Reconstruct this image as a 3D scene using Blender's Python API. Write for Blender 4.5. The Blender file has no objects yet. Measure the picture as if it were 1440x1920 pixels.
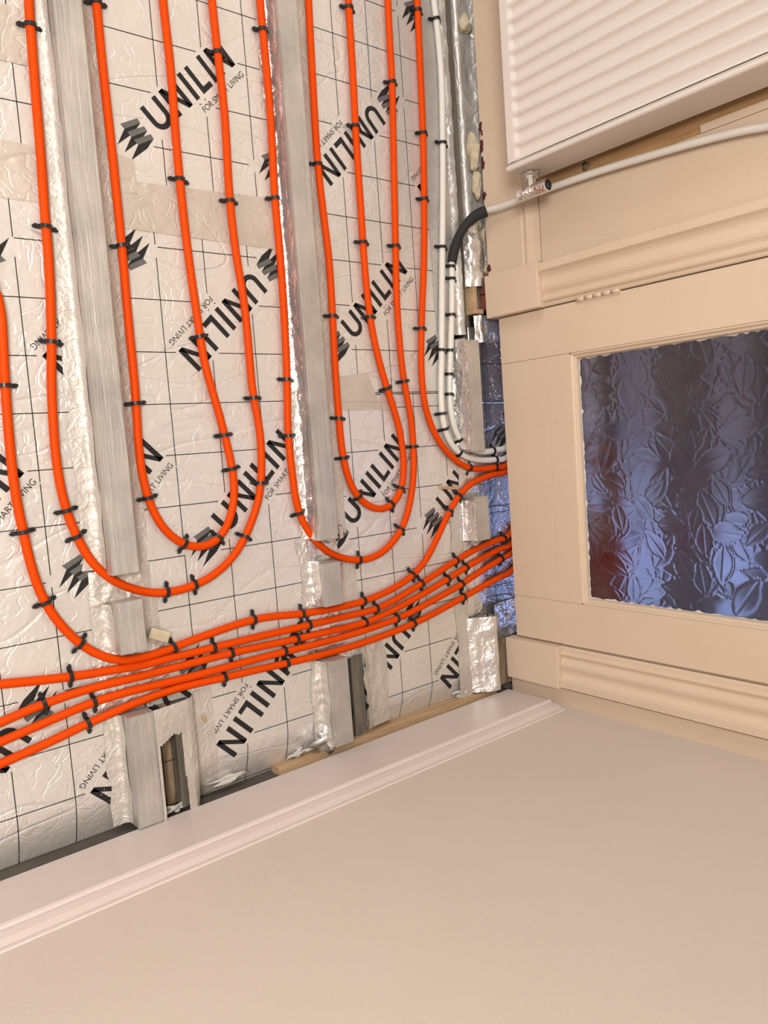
import bpy, bmesh, math, random
import numpy as np
from mathutils import Vector, Matrix

# ------------------------------------------------------------------ camera, world, lights, exposure
scene = bpy.context.scene
COL = scene.collection
cam_data = bpy.data.cameras.new('camera')
cam = bpy.data.objects.new('camera', cam_data)
COL.objects.link(cam)
CAM_ROT = ((0.07159751, 0.77489296, 0.62802444),      # image right in the room
           (0.99340439, -0.11193596, 0.02486067),     # image down in the room
           (0.08956287, 0.62210227, -0.77779641))     # viewing direction in the room
_r, _d, _f = (Vector(v) for v in CAM_ROT)
cam.matrix_world = Matrix(((_r.x, -_d.x, -_f.x, 0.0), (_r.y, -_d.y, -_f.y, 0.0),
                           (_r.z, -_d.z, -_f.z, 1.44), (0, 0, 0, 1)))
cam_data.sensor_fit = 'AUTO'
cam_data.sensor_width = 36.0
cam_data.lens = 1443.86 / 1920.0 * 36.0
cam_data.clip_start = 0.02
scene.camera = cam

world = bpy.data.worlds.new('world')
scene.world = world
world.use_nodes = True
world.node_tree.nodes['Background'].inputs['Color'].default_value = (0.55, 0.68, 1.0, 1)
world.node_tree.nodes['Background'].inputs['Strength'].default_value = 0.6


def area_light(name, loc, target, size, energy, color, size_y=None):
    d = bpy.data.lights.new(name, 'AREA')
    d.energy = energy
    d.color = color
    d.size = size
    if size_y:
        d.shape = 'RECTANGLE'
        d.size_y = size_y
    o = bpy.data.objects.new(name, d)
    COL.objects.link(o)
    o.location = loc
    o.rotation_euler = (Vector(target) - Vector(loc)).to_track_quat('-Z', 'Y').to_euler()
    return o


# daylight of the big window in the left wall, the ceiling lamp, and the hall window beyond the door
area_light('window_daylight', (-3.12, -0.45, 1.55), (0.3, 0.6, 0.4), 1.9, 44.0, (1.0, 0.955, 0.90), 1.5)
area_light('ceiling_lamp_light', (-0.55, -0.95, 2.50), (-0.45, -0.4, 0.0), 0.8, 72.0, (1.0, 0.945, 0.88))
area_light('hall_window_daylight', (0.72, 3.74, 0.95), (0.45, 1.6, 0.75), 0.65, 9.0, (0.30, 0.46, 1.0), 1.7)
area_light('hall_fill_light', (0.2, 2.6, 2.5), (0.2, 2.6, 0.0), 0.4, 6.0, (1.0, 0.76, 0.90))  # unseen pinkish fill, added to lift the dark hall behind the glass

scene.view_settings.view_transform = 'Standard'
scene.view_settings.look = 'None'
scene.view_settings.exposure = 0.0
scene.view_settings.gamma = 1.0
scene.view_settings.use_curve_mapping = False
scene.cycles.use_denoising = True
scene.cycles.max_bounces = 7
scene.cycles.adaptive_threshold = 0.05
scene.cycles.transmission_bounces = 5
scene.cycles.diffuse_bounces = 3
scene.cycles.glossy_bounces = 3
scene.cycles.sample_clamp_indirect = 6.0
scene.cycles.caustics_reflective = False
scene.cycles.caustics_refractive = False

random.seed(7)
RNG = np.random.default_rng(11)

# ------------------------------------------------------------------ materials
MATS = {}


def nmat(name):
    m = bpy.data.materials.new(name)
    m.use_nodes = True
    MATS[name] = m
    nt = m.node_tree
    return m, nt, nt.nodes['Principled BSDF']


def node(nt, kind, **inp):
    n = nt.nodes.new(kind)
    for k, v in inp.items():
        if k.startswith('p_'):
            setattr(n, k[2:], v)
        else:
            n.inputs[k.replace('_', ' ')].default_value = v
    return n


def mapped(nt, scale=(1, 1, 1), rot=(0, 0, 0)):
    g = nt.nodes.new('ShaderNodeNewGeometry')
    mp = nt.nodes.new('ShaderNodeMapping')
    mp.inputs['Scale'].default_value = scale
    mp.inputs['Rotation'].default_value = rot
    nt.links.new(g.outputs['Position'], mp.inputs['Vector'])
    return mp.outputs['Vector']


def noise(nt, vec, scale, detail=3, rough=0.55, dist=0.0):
    n = node(nt, 'ShaderNodeTexNoise', Scale=scale, Detail=detail, Roughness=rough, Distortion=dist)
    nt.links.new(vec, n.inputs['Vector'])
    return n.outputs['Fac']


def ramp(nt, fac, stops):
    r = nt.nodes.new('ShaderNodeValToRGB')
    el = r.color_ramp.elements
    while len(el) < len(stops):
        el.new(0.5)
    for e, (p, c) in zip(el, stops):
        e.position = p
        e.color = c if len(c) == 4 else (*c, 1)
    nt.links.new(fac, r.inputs['Fac'])
    return r.outputs['Color']


def mathn(nt, op, a, b=None):
    n = nt.nodes.new('ShaderNodeMath')
    n.operation = op
    for i, v in enumerate((a, b)):
        if v is None:
            continue
        if isinstance(v, (int, float)):
            n.inputs[i].default_value = v
        else:
            nt.links.new(v, n.inputs[i])
    return n.outputs[0]


def bump(nt, bsdf, height, strength, dist):
    b = nt.nodes.new('ShaderNodeBump')
    b.inputs['Strength'].default_value = strength
    b.inputs['Distance'].default_value = dist
    nt.links.new(height, b.inputs['Height'])
    nt.links.new(b.outputs['Normal'], bsdf.inputs['Normal'])


def g(v):
    return (v, v, v, 1)


def foil_height(nt):
    """wrinkles of laminated foil: long creases across the board, short dents, soft waves"""
    v = mapped(nt)
    vx = mapped(nt, (1.0, 0.30, 1.0))
    crease = mathn(nt, 'ABSOLUTE', mathn(nt, 'SUBTRACT', noise(nt, vx, 6.0, 2, 0.5, 0.5), 0.5))
    crease = mathn(nt, 'MULTIPLY', mathn(nt, 'MINIMUM', crease, 0.014), 42.0)
    dent = mathn(nt, 'ABSOLUTE', mathn(nt, 'SUBTRACT', noise(nt, v, 21.0, 1, 0.5, 1.4), 0.42))
    dent = mathn(nt, 'MULTIPLY', mathn(nt, 'MINIMUM', dent, 0.05), 9.0)
    fine = noise(nt, v, 38.0, 2)
    h = mathn(nt, 'ADD', mathn(nt, 'MULTIPLY', crease, 0.9), mathn(nt, 'MULTIPLY', dent, 0.6))
    return mathn(nt, 'ADD', h, mathn(nt, 'MULTIPLY', fine, 0.8))


def make_foil(name, col, col2, metal, rough, strength, dirt=0.0, stretch=None):
    m, nt, b = nmat(name)
    v = mapped(nt)
    c = ramp(nt, noise(nt, v, 9.0, 4), [(0.3, col), (0.7, col2)])
    if dirt > 0:
        mx = nt.nodes.new('ShaderNodeMixRGB')
        spots = noise(nt, v, 55.0, 5, 0.7)
        f = ramp(nt, spots, [(0.62, (0, 0, 0)), (0.72, (dirt, dirt, dirt))])
        nt.links.new(f, mx.inputs[0])
        nt.links.new(c, mx.inputs[1])
        mx.inputs[2].default_value = (0.42, 0.33, 0.24, 1)
        c = mx.outputs[0]
    nt.links.new(c, b.inputs['Base Color'])
    b.inputs['Metallic'].default_value = metal
    b.inputs['Roughness'].default_value = rough
    if stretch == 'crush':
        c1 = mathn(nt, 'ABSOLUTE', mathn(nt, 'SUBTRACT', noise(nt, v, 34.0, 2, 0.5, 1.2), 0.5))
        c2 = mathn(nt, 'ABSOLUTE', mathn(nt, 'SUBTRACT', noise(nt, v, 85.0, 1, 0.5, 0.6), 0.5))
        h = mathn(nt, 'ADD', mathn(nt, 'MULTIPLY', c1, 3.0), mathn(nt, 'MULTIPLY', c2, 1.2))
    elif stretch:
        h = mathn(nt, 'ADD', noise(nt, mapped(nt, stretch), 30.0, 4, 0.6, 0.8), mathn(nt, 'MULTIPLY', noise(nt, v, 60.0, 2), 0.35))
    else:
        h = foil_height(nt)
    bump(nt, b, h, strength, 0.0035)
    return m


make_foil('board_foil', (0.74, 0.715, 0.68), (0.79, 0.765, 0.735), 0.50, 0.40, 0.56)
make_foil('tape_foil', (0.56, 0.525, 0.475), (0.70, 0.66, 0.61), 0.45, 0.52, 0.46, 0.6, 'crush')
make_foil('shiny_foil', (0.72, 0.70, 0.68), (0.84, 0.82, 0.80), 0.80, 0.32, 0.42, 0.2, 'crush')
make_foil('doorway_foil', (0.62, 0.61, 0.60), (0.70, 0.69, 0.68), 0.92, 0.30, 0.5)
make_foil('wall_foil', (0.60, 0.585, 0.565), (0.72, 0.70, 0.68), 0.62, 0.42, 0.6, 0.3)
make_foil('joist_foil', (0.43, 0.41, 0.385), (0.62, 0.595, 0.56), 0.55, 0.45, 0.55, 0.15, (0.16, 2.6, 1.0))
make_foil('patch_foil', (0.58, 0.515, 0.45), (0.68, 0.62, 0.56), 0.5, 0.48, 0.55, 0.6)

for nm, col, rg in (('print_black', (0.022, 0.022, 0.022), 0.45), ('print_grey', (0.13, 0.13, 0.125), 0.45)):
    m, nt, b = nmat(nm)
    b.inputs['Base Color'].default_value = (*col, 1)
    b.inputs['Roughness'].default_value = rg
    b.inputs['Specular IOR Level'].default_value = 0.22
    bump(nt, b, foil_height(nt), 0.5, 0.0035)


def simple(name, col, rough, metal=0.0, coat=0.0, spec=None, var=0.0, vscale=12.0, bstr=0.0, bscale=150.0):
    m, nt, b = nmat(name)
    v = mapped(nt)
    if var:
        lo = tuple(c * (1 - var) for c in col)
        hi = tuple(min(1, c * (1 + var * 0.6)) for c in col)
        nt.links.new(ramp(nt, noise(nt, v, vscale, 4), [(0.3, lo), (0.7, hi)]), b.inputs['Base Color'])
    else:
        b.inputs['Base Color'].default_value = (*col, 1)
    b.inputs['Roughness'].default_value = rough
    b.inputs['Metallic'].default_value = metal
    b.inputs['Coat Weight'].default_value = coat
    if spec is not None:
        b.inputs['Specular IOR Level'].default_value = spec
    if bstr:
        bump(nt, b, noise(nt, v, bscale, 3), bstr, 0.002)
    return m


simple('orange_pipe', (0.72, 0.064, 0.001), 0.48, spec=0.10, var=0.04)
simple('white_pipe', (0.74, 0.71, 0.66), 0.35, var=0.05)
simple('black_plastic', (0.012, 0.012, 0.013), 0.34)
simple('black_foam', (0.016, 0.016, 0.017), 0.8, bstr=0.4)
simple('chrome', (0.80, 0.79, 0.78), 0.10, metal=1.0)
simple('hole_shade', (0.03, 0.03, 0.03), 0.5)
simple('radiator_white', (0.70, 0.635, 0.59), 0.32, var=0.02, vscale=3)
simple('ceiling_white', (0.82, 0.79, 0.75), 0.9)
simple('far_wall', (0.78, 0.72, 0.66), 0.9)
simple('subfloor', (0.10, 0.085, 0.07), 0.9, var=0.3)
simple('masonry', (0.20, 0.155, 0.12), 0.95, var=0.5, vscale=40, bstr=0.8, bscale=90)
simple('brick_red', (0.20, 0.055, 0.035), 0.9, var=0.35, vscale=60, bstr=0.6)
simple('foam_cream', (0.55, 0.475, 0.34), 0.8, var=0.2, vscale=60, bstr=0.7, bscale=120)
simple('brass_paint', (0.66, 0.52, 0.40), 0.5, var=0.12, vscale=90)
simple('hall_wall', (0.20, 0.13, 0.12), 0.85)
simple('hall_timber', (0.13, 0.085, 0.075), 0.7, var=0.3)
simple('red_paint', (0.11, 0.008, 0.012), 0.6, var=0.3, vscale=80)
simple('dust', (0.58, 0.55, 0.51), 0.9)
simple('dirt', (0.05, 0.04, 0.032), 0.9)  # floor crumbs, and the painted shade of the joint above the skirting


def make_paint(name, col, col2, rough=0.45, ribs=None, scuff=0.35, brush=None):
    """old gloss paint: slight tone variation, scuffs, optional ribbed lining paper along one axis"""
    m, nt, b = nmat(name)
    v = mapped(nt)
    c = ramp(nt, noise(nt, v, 2.3, 3), [(0.35, col), (0.68, col2)])
    mx = nt.nodes.new('ShaderNodeMixRGB')
    sp = noise(nt, mapped(nt, (3.0, 1.0, 1.0)), 16.0, 6, 0.72)
    nt.links.new(ramp(nt, sp, [(0.675, (0, 0, 0)), (0.72, (scuff, scuff, scuff))]), mx.inputs[0])
    nt.links.new(c, mx.inputs[1])
    mx.inputs[2].default_value = (col[0] * 0.62, col[1] * 0.58, col[2] * 0.55, 1)
    nt.links.new(mx.outputs[0], b.inputs['Base Color'])
    b.inputs['Roughness'].default_value = rough
    h = mathn(nt, 'MULTIPLY', noise(nt, v, 45.0, 3), 0.35)
    if brush:
        h = mathn(nt, 'ADD', h, mathn(nt, 'MULTIPLY', noise(nt, mapped(nt, brush), 60.0, 3), 0.3))
    if ribs:
        w = node(nt, 'ShaderNodeTexWave', Scale=ribs[1], Distortion=0.25, Detail=1.0)
        w.wave_type = 'BANDS'
        w.bands_direction = ribs[0]
        w.inputs['Detail Scale'].default_value = 0.6
        nt.links.new(v, w.inputs['Vector'])
        fade = ramp(nt, noise(nt, v, 3.0, 2), [(0.35, g(0.25)), (0.6, g(1.0))])
        h = mathn(nt, 'ADD', h, mathn(nt, 'MULTIPLY', mathn(nt, 'MULTIPLY', w.outputs['Fac'], fade), ribs[2]))
    bump(nt, b, h, 0.32, 0.0016)
    return m


make_paint('paint_cream', (0.66, 0.515, 0.385), (0.70, 0.56, 0.43), 0.42, brush=(6, 6, 0.6))
make_paint('paint_rail', (0.665, 0.52, 0.39), (0.70, 0.56, 0.43), 0.42, brush=(0.6, 6, 6))
make_paint('paint_skirting', (0.66, 0.575, 0.54), (0.70, 0.615, 0.575), 0.38, brush=(6, 0.5, 6))
make_paint('wallpaper_right', (0.655, 0.575, 0.50), (0.69, 0.60, 0.535), 0.6, ('Y', 100.0, 0.42), 0.3)
make_paint('wallpaper_back', (0.665, 0.525, 0.395), (0.70, 0.56, 0.43), 0.6, ('X', 84.0, 1.0), 0.3)


def make_wood(name, c1, c2, axis_scale, rough=0.7, strength=0.4):
    m, nt, b = nmat(name)
    v = mapped(nt, axis_scale)
    n = noise(nt, v, 10.0, 6, 0.65, 0.6)
    nt.links.new(ramp(nt, n, [(0.32, c1), (0.68, c2)]), b.inputs['Base Color'])
    b.inputs['Roughness'].default_value = rough
    bump(nt, b, n, strength, 0.002)
    return m


make_wood('wood_brown', (0.36, 0.20, 0.085), (0.52, 0.32, 0.15), (8, 8, 0.7))
make_wood('wood_grey', (0.095, 0.08, 0.06), (0.20, 0.17, 0.13), (0.7, 8, 8))
make_wood('wood_pale', (0.42, 0.27, 0.15), (0.58, 0.40, 0.24), (6, 0.6, 6))
make_wood('wood_old', (0.16, 0.10, 0.055), (0.40, 0.30, 0.19), (1.2, 7, 6), 0.85, 0.9)

m, nt, b = nmat('leaf_glass')
b.inputs['Base Color'].default_value = (0.86, 0.88, 0.92, 1)
b.inputs['Roughness'].default_value = 0.13
b.inputs['IOR'].default_value = 1.5
b.inputs['Transmission Weight'].default_value = 1.0

# ------------------------------------------------------------------ mesh helpers


def link(name, me, mat, parent=None, smooth=False):
    if isinstance(mat, str):
        mat = MATS[mat]
    if mat is not None and not me.materials:
        me.materials.append(mat)
    if smooth:
        for p in me.polygons:
            p.use_smooth = True
    o = bpy.data.objects.new(name, me)
    COL.objects.link(o)
    if parent is not None:
        o.parent = parent
    return o


def pyobj(name, verts, faces, mat, parent=None, smooth=False):
    me = bpy.data.meshes.new(name)
    me.from_pydata([tuple(map(float, v)) for v in verts], [], faces)
    me.update()
    return link(name, me, mat, parent, smooth)


def empty(name, loc=(0, 0, 0)):
    o = bpy.data.objects.new(name, None)
    o.empty_display_size = 0.05
    COL.objects.link(o)
    o.location = loc
    return o


def tag(o, label=None, cat=None, group=None, kind=None):
    if label:
        o['label'] = label
    if cat:
        o['category'] = cat
    if group:
        o['group'] = group
    if kind:
        o['kind'] = kind
    return o


def box_vf(x0, x1, y0, y1, z0, z1):
    v = [(x0, y0, z0), (x1, y0, z0), (x1, y1, z0), (x0, y1, z0), (x0, y0, z1), (x1, y0, z1), (x1, y1, z1), (x0, y1, z1)]
    f = [(0, 3, 2, 1), (4, 5, 6, 7), (0, 1, 5, 4), (1, 2, 6, 5), (2, 3, 7, 6), (3, 0, 4, 7)]
    return v, f


def boxes(name, lst, mat, parent=None, bevel=0.0):
    bm = bmesh.new()
    for bb in lst:
        v, f = box_vf(*bb)
        vs = [bm.verts.new(p) for p in v]
        for q in f:
            bm.faces.new([vs[i] for i in q])
    if bevel:
        bmesh.ops.bevel(bm, geom=bm.edges[:], offset=bevel, segments=2, affect='EDGES', profile=0.6)
    me = bpy.data.meshes.new(name)
    bm.to_mesh(me)
    bm.free()
    return link(name, me, mat, parent)


def extrude_profile(name, prof, axis, a0, a1, mat, parent=None, smooth=False):
    """closed profile (list of 2-D points in the other two axes) swept straight along one axis"""
    n = len(prof)
    vs = []
    for a in (a0, a1):
        for p, q in prof:
            vs.append({'x': (a, p, q), 'y': (p, a, q), 'z': (p, q, a)}[axis])
    fs = [(i, (i + 1) % n, n + (i + 1) % n, n + i) for i in range(n)]
    fs += [tuple(range(n))[::-1], tuple(range(n, 2 * n))]
    me = bpy.data.meshes.new(name)
    me.from_pydata(vs, [], fs)
    bm = bmesh.new()
    bm.from_mesh(me)
    bmesh.ops.recalc_face_normals(bm, faces=bm.faces)
    bm.to_mesh(me)
    bm.free()
    return link(name, me, mat, parent, smooth)


def prism(name, outline, z0, z1, mat, parent=None, bevel=0.0):
    """flat polygon (x, y) given thickness"""
    bm = bmesh.new()
    lo = [bm.verts.new((x, y, z0)) for x, y in outline]
    hi = [bm.verts.new((x, y, z1)) for x, y in outline]
    n = len(outline)
    bm.faces.new(lo[::-1])
    top = bm.faces.new(hi)
    for i in range(n):
        bm.faces.new((lo[i], lo[(i + 1) % n], hi[(i + 1) % n], hi[i]))
    bmesh.ops.recalc_face_normals(bm, faces=bm.faces)
    if bevel:
        bmesh.ops.bevel(bm, geom=list(top.edges), offset=bevel, segments=2, affect='EDGES')
    me = bpy.data.meshes.new(name)
    bm.to_mesh(me)
    bm.free()
    return link(name, me, mat, parent)


def catmull(pts, step):
    P = [np.array(p, float) for p in pts]
    P = [2 * P[0] - P[1]] + P + [2 * P[-1] - P[-2]]
    out = []
    for i in range(1, len(P) - 2):
        p0, p1, p2, p3 = P[i - 1:i + 3]
        n = max(2, int(round(np.linalg.norm(p2 - p1) / step)))
        for t in np.linspace(0, 1, n, endpoint=False):
            out.append(0.5 * (2 * p1 + (p2 - p0) * t + (2 * p0 - 5 * p1 + 4 * p2 - p3) * t * t + (3 * p1 - p0 - 3 * p2 + p3) * t ** 3))
    out.append(P[-2])
    return np.array(out)


def tube_vf(path, rad, sides=18, cap=True):
    path = np.asarray(path, float)
    n = len(path)
    tan = np.gradient(path, axis=0)
    tan /= np.linalg.norm(tan, axis=1)[:, None]
    up = np.array([0, 0, 1.0]) if abs(tan[0, 2]) < 0.9 else np.array([0, 1.0, 0])
    vs, fs = [], []
    rads = np.full(n, rad) if np.isscalar(rad) else np.asarray(rad)
    nrm = up - tan[0] * (up @ tan[0])
    for i in range(n):
        nrm = nrm - tan[i] * (nrm @ tan[i])
        nrm /= np.linalg.norm(nrm)
        bi = np.cross(tan[i], nrm)
        for k in range(sides):
            a = 2 * math.pi * k / sides
            vs.append(path[i] + rads[i] * (math.cos(a) * nrm + math.sin(a) * bi))
    for i in range(n - 1):
        for k in range(sides):
            k2 = (k + 1) % sides
            fs.append((i * sides + k, i * sides + k2, (i + 1) * sides + k2, (i + 1) * sides + k))
    if cap:
        fs.append(tuple(range(sides))[::-1])
        fs.append(tuple((n - 1) * sides + k for k in range(sides)))
    return vs, fs


def tube(name, path, rad, mat, parent=None, sides=18):
    v, f = tube_vf(path, rad, sides)
    return pyobj(name, v, f, mat, parent, True)


# -- noise on arrays
_perm = RNG.random((256, 256))


def vnoise(x, y, seed=0):
    x = np.asarray(x, float) + seed * 17.31
    y = np.asarray(y, float) + seed * 9.77
    xi, yi = np.floor(x).astype(int), np.floor(y).astype(int)
    fx, fy = x - xi, y - yi
    fx = fx * fx * (3 - 2 * fx)
    fy = fy * fy * (3 - 2 * fy)
    a = _perm[xi % 256, yi % 256]
    b_ = _perm[(xi + 1) % 256, yi % 256]
    c = _perm[xi % 256, (yi + 1) % 256]
    d = _perm[(xi + 1) % 256, (yi + 1) % 256]
    return (a * (1 - fx) + b_ * fx) * (1 - fy) + (c * (1 - fx) + d * fx) * fy


def crumple(x, y, scale, seed=0, octaves=3):
    """ridged noise in 0..1: the sharp folds of crushed foil"""
    h = np.zeros_like(np.asarray(x, float))
    amp, tot = 1.0, 0.0
    for o in range(octaves):
        n = vnoise(x * scale, y * scale, seed + o * 3)
        h += amp * (1 - np.abs(2 * n - 1))
        tot += amp
        amp *= 0.5
        scale *= 2.1
    return h / tot


def grid_obj(name, X, Y, Z, mat, parent=None, smooth=True, keep=None):
    nx, ny = X.shape
    vs = np.stack([X, Y, Z], -1).reshape(-1, 3)
    fs = []
    for i in range(nx - 1):
        for j in range(ny - 1):
            if keep is None or keep[i, j]:
                a = i * ny + j
                fs.append((a, a + ny, a + ny + 1, a + 1))
    return pyobj(name, vs, fs, mat, parent, smooth)


def foil_strip(name, x0, x1, prof, mat, seed, amp=0.004, scale=28.0, ragged=0.006, step=0.004, parent=None, stretch=1.0):
    """strip of foil tape running along x; prof is the (y, z) line across it, crushed with folds.
    amp may be a list, one value per profile point."""
    prof = np.array(prof, float)
    s = np.r_[0, np.cumsum(np.linalg.norm(np.diff(prof, axis=0), axis=1))]
    nt_ = max(6, int(s[-1] / step))
    t = np.linspace(0, s[-1], nt_ + 1)
    py = np.interp(t, s, prof[:, 0])
    pz = np.interp(t, s, prof[:, 1])
    am = np.full(len(t), amp) if np.isscalar(amp) else np.interp(t, s, np.array(amp, float))
    nx = max(4, int(abs(x1 - x0) / step))
    xs = np.linspace(x0, x1, nx + 1)
    X, T = np.meshgrid(xs, t, indexing='ij')
    ty, tz = np.gradient(py, t), np.gradient(pz, t)
    ln = np.hypot(ty, tz)
    ny_, nz_ = -tz / ln, ty / ln
    sg = 1.0 if nz_.mean() >= 0 else -1.0
    h = (crumple(X * stretch, T * 1.3, scale, seed) - 0.35) * am[None]
    Yg = py[None] + h * ny_[None] * sg
    Zg = pz[None] + h * nz_[None] * sg
    if ragged:
        e0 = (vnoise(xs * 30, xs * 0, seed + 5) - 0.5) * 2 * ragged
        e1 = (vnoise(xs * 26, xs * 0, seed + 8) - 0.5) * 2 * ragged
        w0 = np.clip(1 - t / 0.02, 0, 1)
        w1 = np.clip(1 - (s[-1] - t) / 0.02, 0, 1)
        Yg = Yg + e0[:, None] * w0[None] * ty[0] / ln[0] + e1[:, None] * w1[None] * ty[-1] / ln[-1]
        Zg = Zg + e1[:, None] * w1[None] * tz[-1] / ln[-1]
    return grid_obj(name, X, Yg, Zg, mat, parent)

# ------------------------------------------------------------------ the room
DOOR_Y = 1.53          # front of the door leaf
X_R = 0.69             # front of the skirting on the right wall
tag(boxes('floor', [(-3.3, 1.7, -2.2, 3.95, -0.16, -0.13)], 'subfloor'), kind='structure')
tag(boxes('ceiling', [(-3.3, 1.7, -2.2, 3.95, 2.60, 2.66)], 'ceiling_white'), kind='structure')
tag(boxes('wall_left', [(-3.3, -3.2, -2.2, -1.45, -0.13, 2.60), (-3.3, -3.2, 0.55, 1.66, -0.13, 2.60),
                        (-3.3, -3.2, -1.45, 0.55, -0.13, 0.78), (-3.3, -3.2, -1.45, 0.55, 2.32, 2.60)], 'far_wall'), kind='structure')
tag(boxes('wall_right', [(0.705, 0.80, -2.2, 1.54, -0.13, 2.60)], 'wallpaper_right'), kind='structure')
wr = bpy.data.objects['wall_right']
boxes('footing', [(0.7028, 0.7045, -2.05, 1.54, -0.13, 0.036)], 'subfloor', wr)
tag(boxes('wall_rear', [(-3.2, 0.705, -2.2, -2.05, -0.13, 2.60)], 'far_wall'), kind='structure')
tag(boxes('window_1', [(-3.28, -3.21, -1.45, -1.39, 0.78, 2.32), (-3.28, -3.21, 0.49, 0.55, 0.78, 2.32), (-3.28, -3.21, -1.39, 0.49, 0.78, 0.84),
                       (-3.28, -3.21, -1.39, 0.49, 2.26, 2.32), (-3.28, -3.21, -0.48, -0.42, 0.84, 2.26)], 'ceiling_white'), kind='structure')
wb = tag(boxes('wall_back', [(-3.2, -0.305, 1.54, 1.66, 0.03, 2.60), (0.552, 0.80, 1.54, 1.66, 0.03, 2.60),
                             (-0.305, 0.552, 1.54, 1.66, 2.09, 2.60)], 'paint_cream'), kind='structure')
boxes('footing', [(-3.2, -0.36, 1.572, 1.66, -0.13, 0.03)], 'masonry', wb)
boxes('footing', [(0.56, 0.80, 1.572, 1.66, -0.13, 0.03)], 'masonry', wb)
lin = boxes('lining_panel', [(-0.567, -0.405, 1.531, 1.54, 0.2095, 2.3)], 'wallpaper_back', wb, 0.0012)
boxes('lining_panel', [(-0.584, -0.568, 1.5315, 1.54, 0.622, 0.770)], 'wallpaper_back', wb)
boxes('lining_panel', [(-3.2, -0.665, 1.531, 1.54, 0.2095, 2.3)], 'wallpaper_back', wb)
boxes('lining_panel', [(0.66, 0.705, 1.534, 1.54, 0.03, 2.3)], 'wallpaper_back', wb)
boxes('bare_board', [(-0.664, -0.568, 1.5355, 1.54, 0.21, 0.765)], 'wood_brown', wb)
boxes('lining_panel', [(-0.664, -0.568, 1.532, 1.54, 0.772, 2.3)], 'wallpaper_back', wb)

boxes('joint_shade', [(-0.566, -0.4125, 1.5338, 1.54, 0.2072, 0.2093)], 'dirt', wb)  # dark strip painted as the shade of an open crack above the skirting
# skirting of the door wall, left of the door: flat board, stepped moulding on top
prof = [(1.54, 0.036), (1.527, 0.036), (1.527, 0.152), (1.5295, 0.160), (1.5255, 0.166), (1.5255, 0.172), (1.531, 0.190), (1.5335, 0.204), (1.54, 0.207)]
tag(extrude_profile('baseboard_back', prof, 'x', -3.2, -0.412, 'paint_rail'), kind='structure')

# skirting of the right wall with its bead
prof = [(0.705, 0.036), (X_R, 0.036), (X_R, 0.172), (0.705, 0.172)]
bb = tag(extrude_profile('baseboard_right', prof, 'y', -2.05, 1.511, 'paint_skirting'), kind='structure')
prof = [(0.705, 0.172), (0.6885, 0.172), (0.6865, 0.176), (0.6885, 0.181), (0.692, 0.184), (0.6925, 0.19), (0.696, 0.203), (0.7015, 0.214), (0.7025, 0.222), (0.705, 0.224)]
extrude_profile('bead', prof, 'y', -2.05, 1.511, 'paint_skirting', bb)

# architraves: moulded board on a plain plinth block, both sides of the door
ARCH = [(0, 0), (0, 9), (3, 11.5), (9, 11.5), (10.5, 15), (13, 18.5), (17, 20), (21, 18.5), (24, 14.5), (27, 13.5), (31, 15.5), (37, 19.5), (44, 21.5), (51, 20.5), (58, 17.5),
        (65, 16), (71, 17), (77, 21), (81, 26), (82.5, 29), (84, 30), (102, 29), (103, 27.5), (103, 0)]


def architrave(name, x_in, sgn):
    prof = [(x_in + sgn * a / 1000, 1.538 - d / 1000) for a, d in ARCH]
    o = tag(extrude_profile(name, prof, 'z', 0.214, 2.10, 'paint_cream'), kind='structure')
    xs = sorted((x_in - sgn * 0.001, x_in + sgn * 0.107))
    boxes('plinth_block', [(xs[0], xs[1], 1.5055, 1.545, 0.040, 0.213)], 'paint_cream', o, 0.0025)
    return o


architrave('trim_1', -0.3005, -1)
architrave('trim_2', 0.5455, 1)
tag(boxes('trim_3', [(-0.412, 0.655, 1.512, 1.538, 2.10, 2.20)], 'paint_cream'), kind='structure')
tag(boxes('trim_4', [(-0.3055, -0.2995, 1.541, 1.66, 0.06, 2.09), (0.5435, 0.552, 1.541, 1.66, 0.06, 2.09), (-0.30, 0.545, 1.585, 1.66, 2.07, 2.09)], 'paint_cream'), kind='structure')

# ------------------------------------------------------------------ the door
D0, D1, DZ0, DZ1 = -0.2975, 0.5400, 0.060, 2.06
G0, G1, GZ0, GZ1 = -0.180, 0.430, 0.278, 1.92
DB = DOOR_Y + 0.040
door = tag(empty('door_1', (0, 0, 0)), kind='structure')
boxes('stile', [(D0, G0 - 0.0005, DOOR_Y, DB, DZ0, DZ1)], 'paint_cream', door, 0.0012)
boxes('stile', [(G1 + 0.0005, D1, DOOR_Y, DB, DZ0, DZ1)], 'paint_cream', door, 0.0012)
boxes('bottom_rail', [(G0, G1, DOOR_Y + 0.0004, DB, DZ0, 0.2085)], 'paint_rail', door, 0.0007)
boxes('bottom_rail', [(G0, G1, DOOR_Y, DB, 0.209, GZ0)], 'paint_rail', door, 0.0007)
boxes('top_rail', [(G0, G1, DOOR_Y, DB, GZ1, DZ1)], 'paint_rail', door, 0.001)


def bead_profile(side):
    # quarter-round glazing bead, width 16 mm into the opening, stepped towards the pane
    return [(0, 0.001), (0.003, 0.001), (0.006, 0.004), (0.007, 0.0065), (0.0115, 0.008), (0.0135, 0.0125), (0.0135, 0.0165), (0, 0.0165)]


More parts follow.
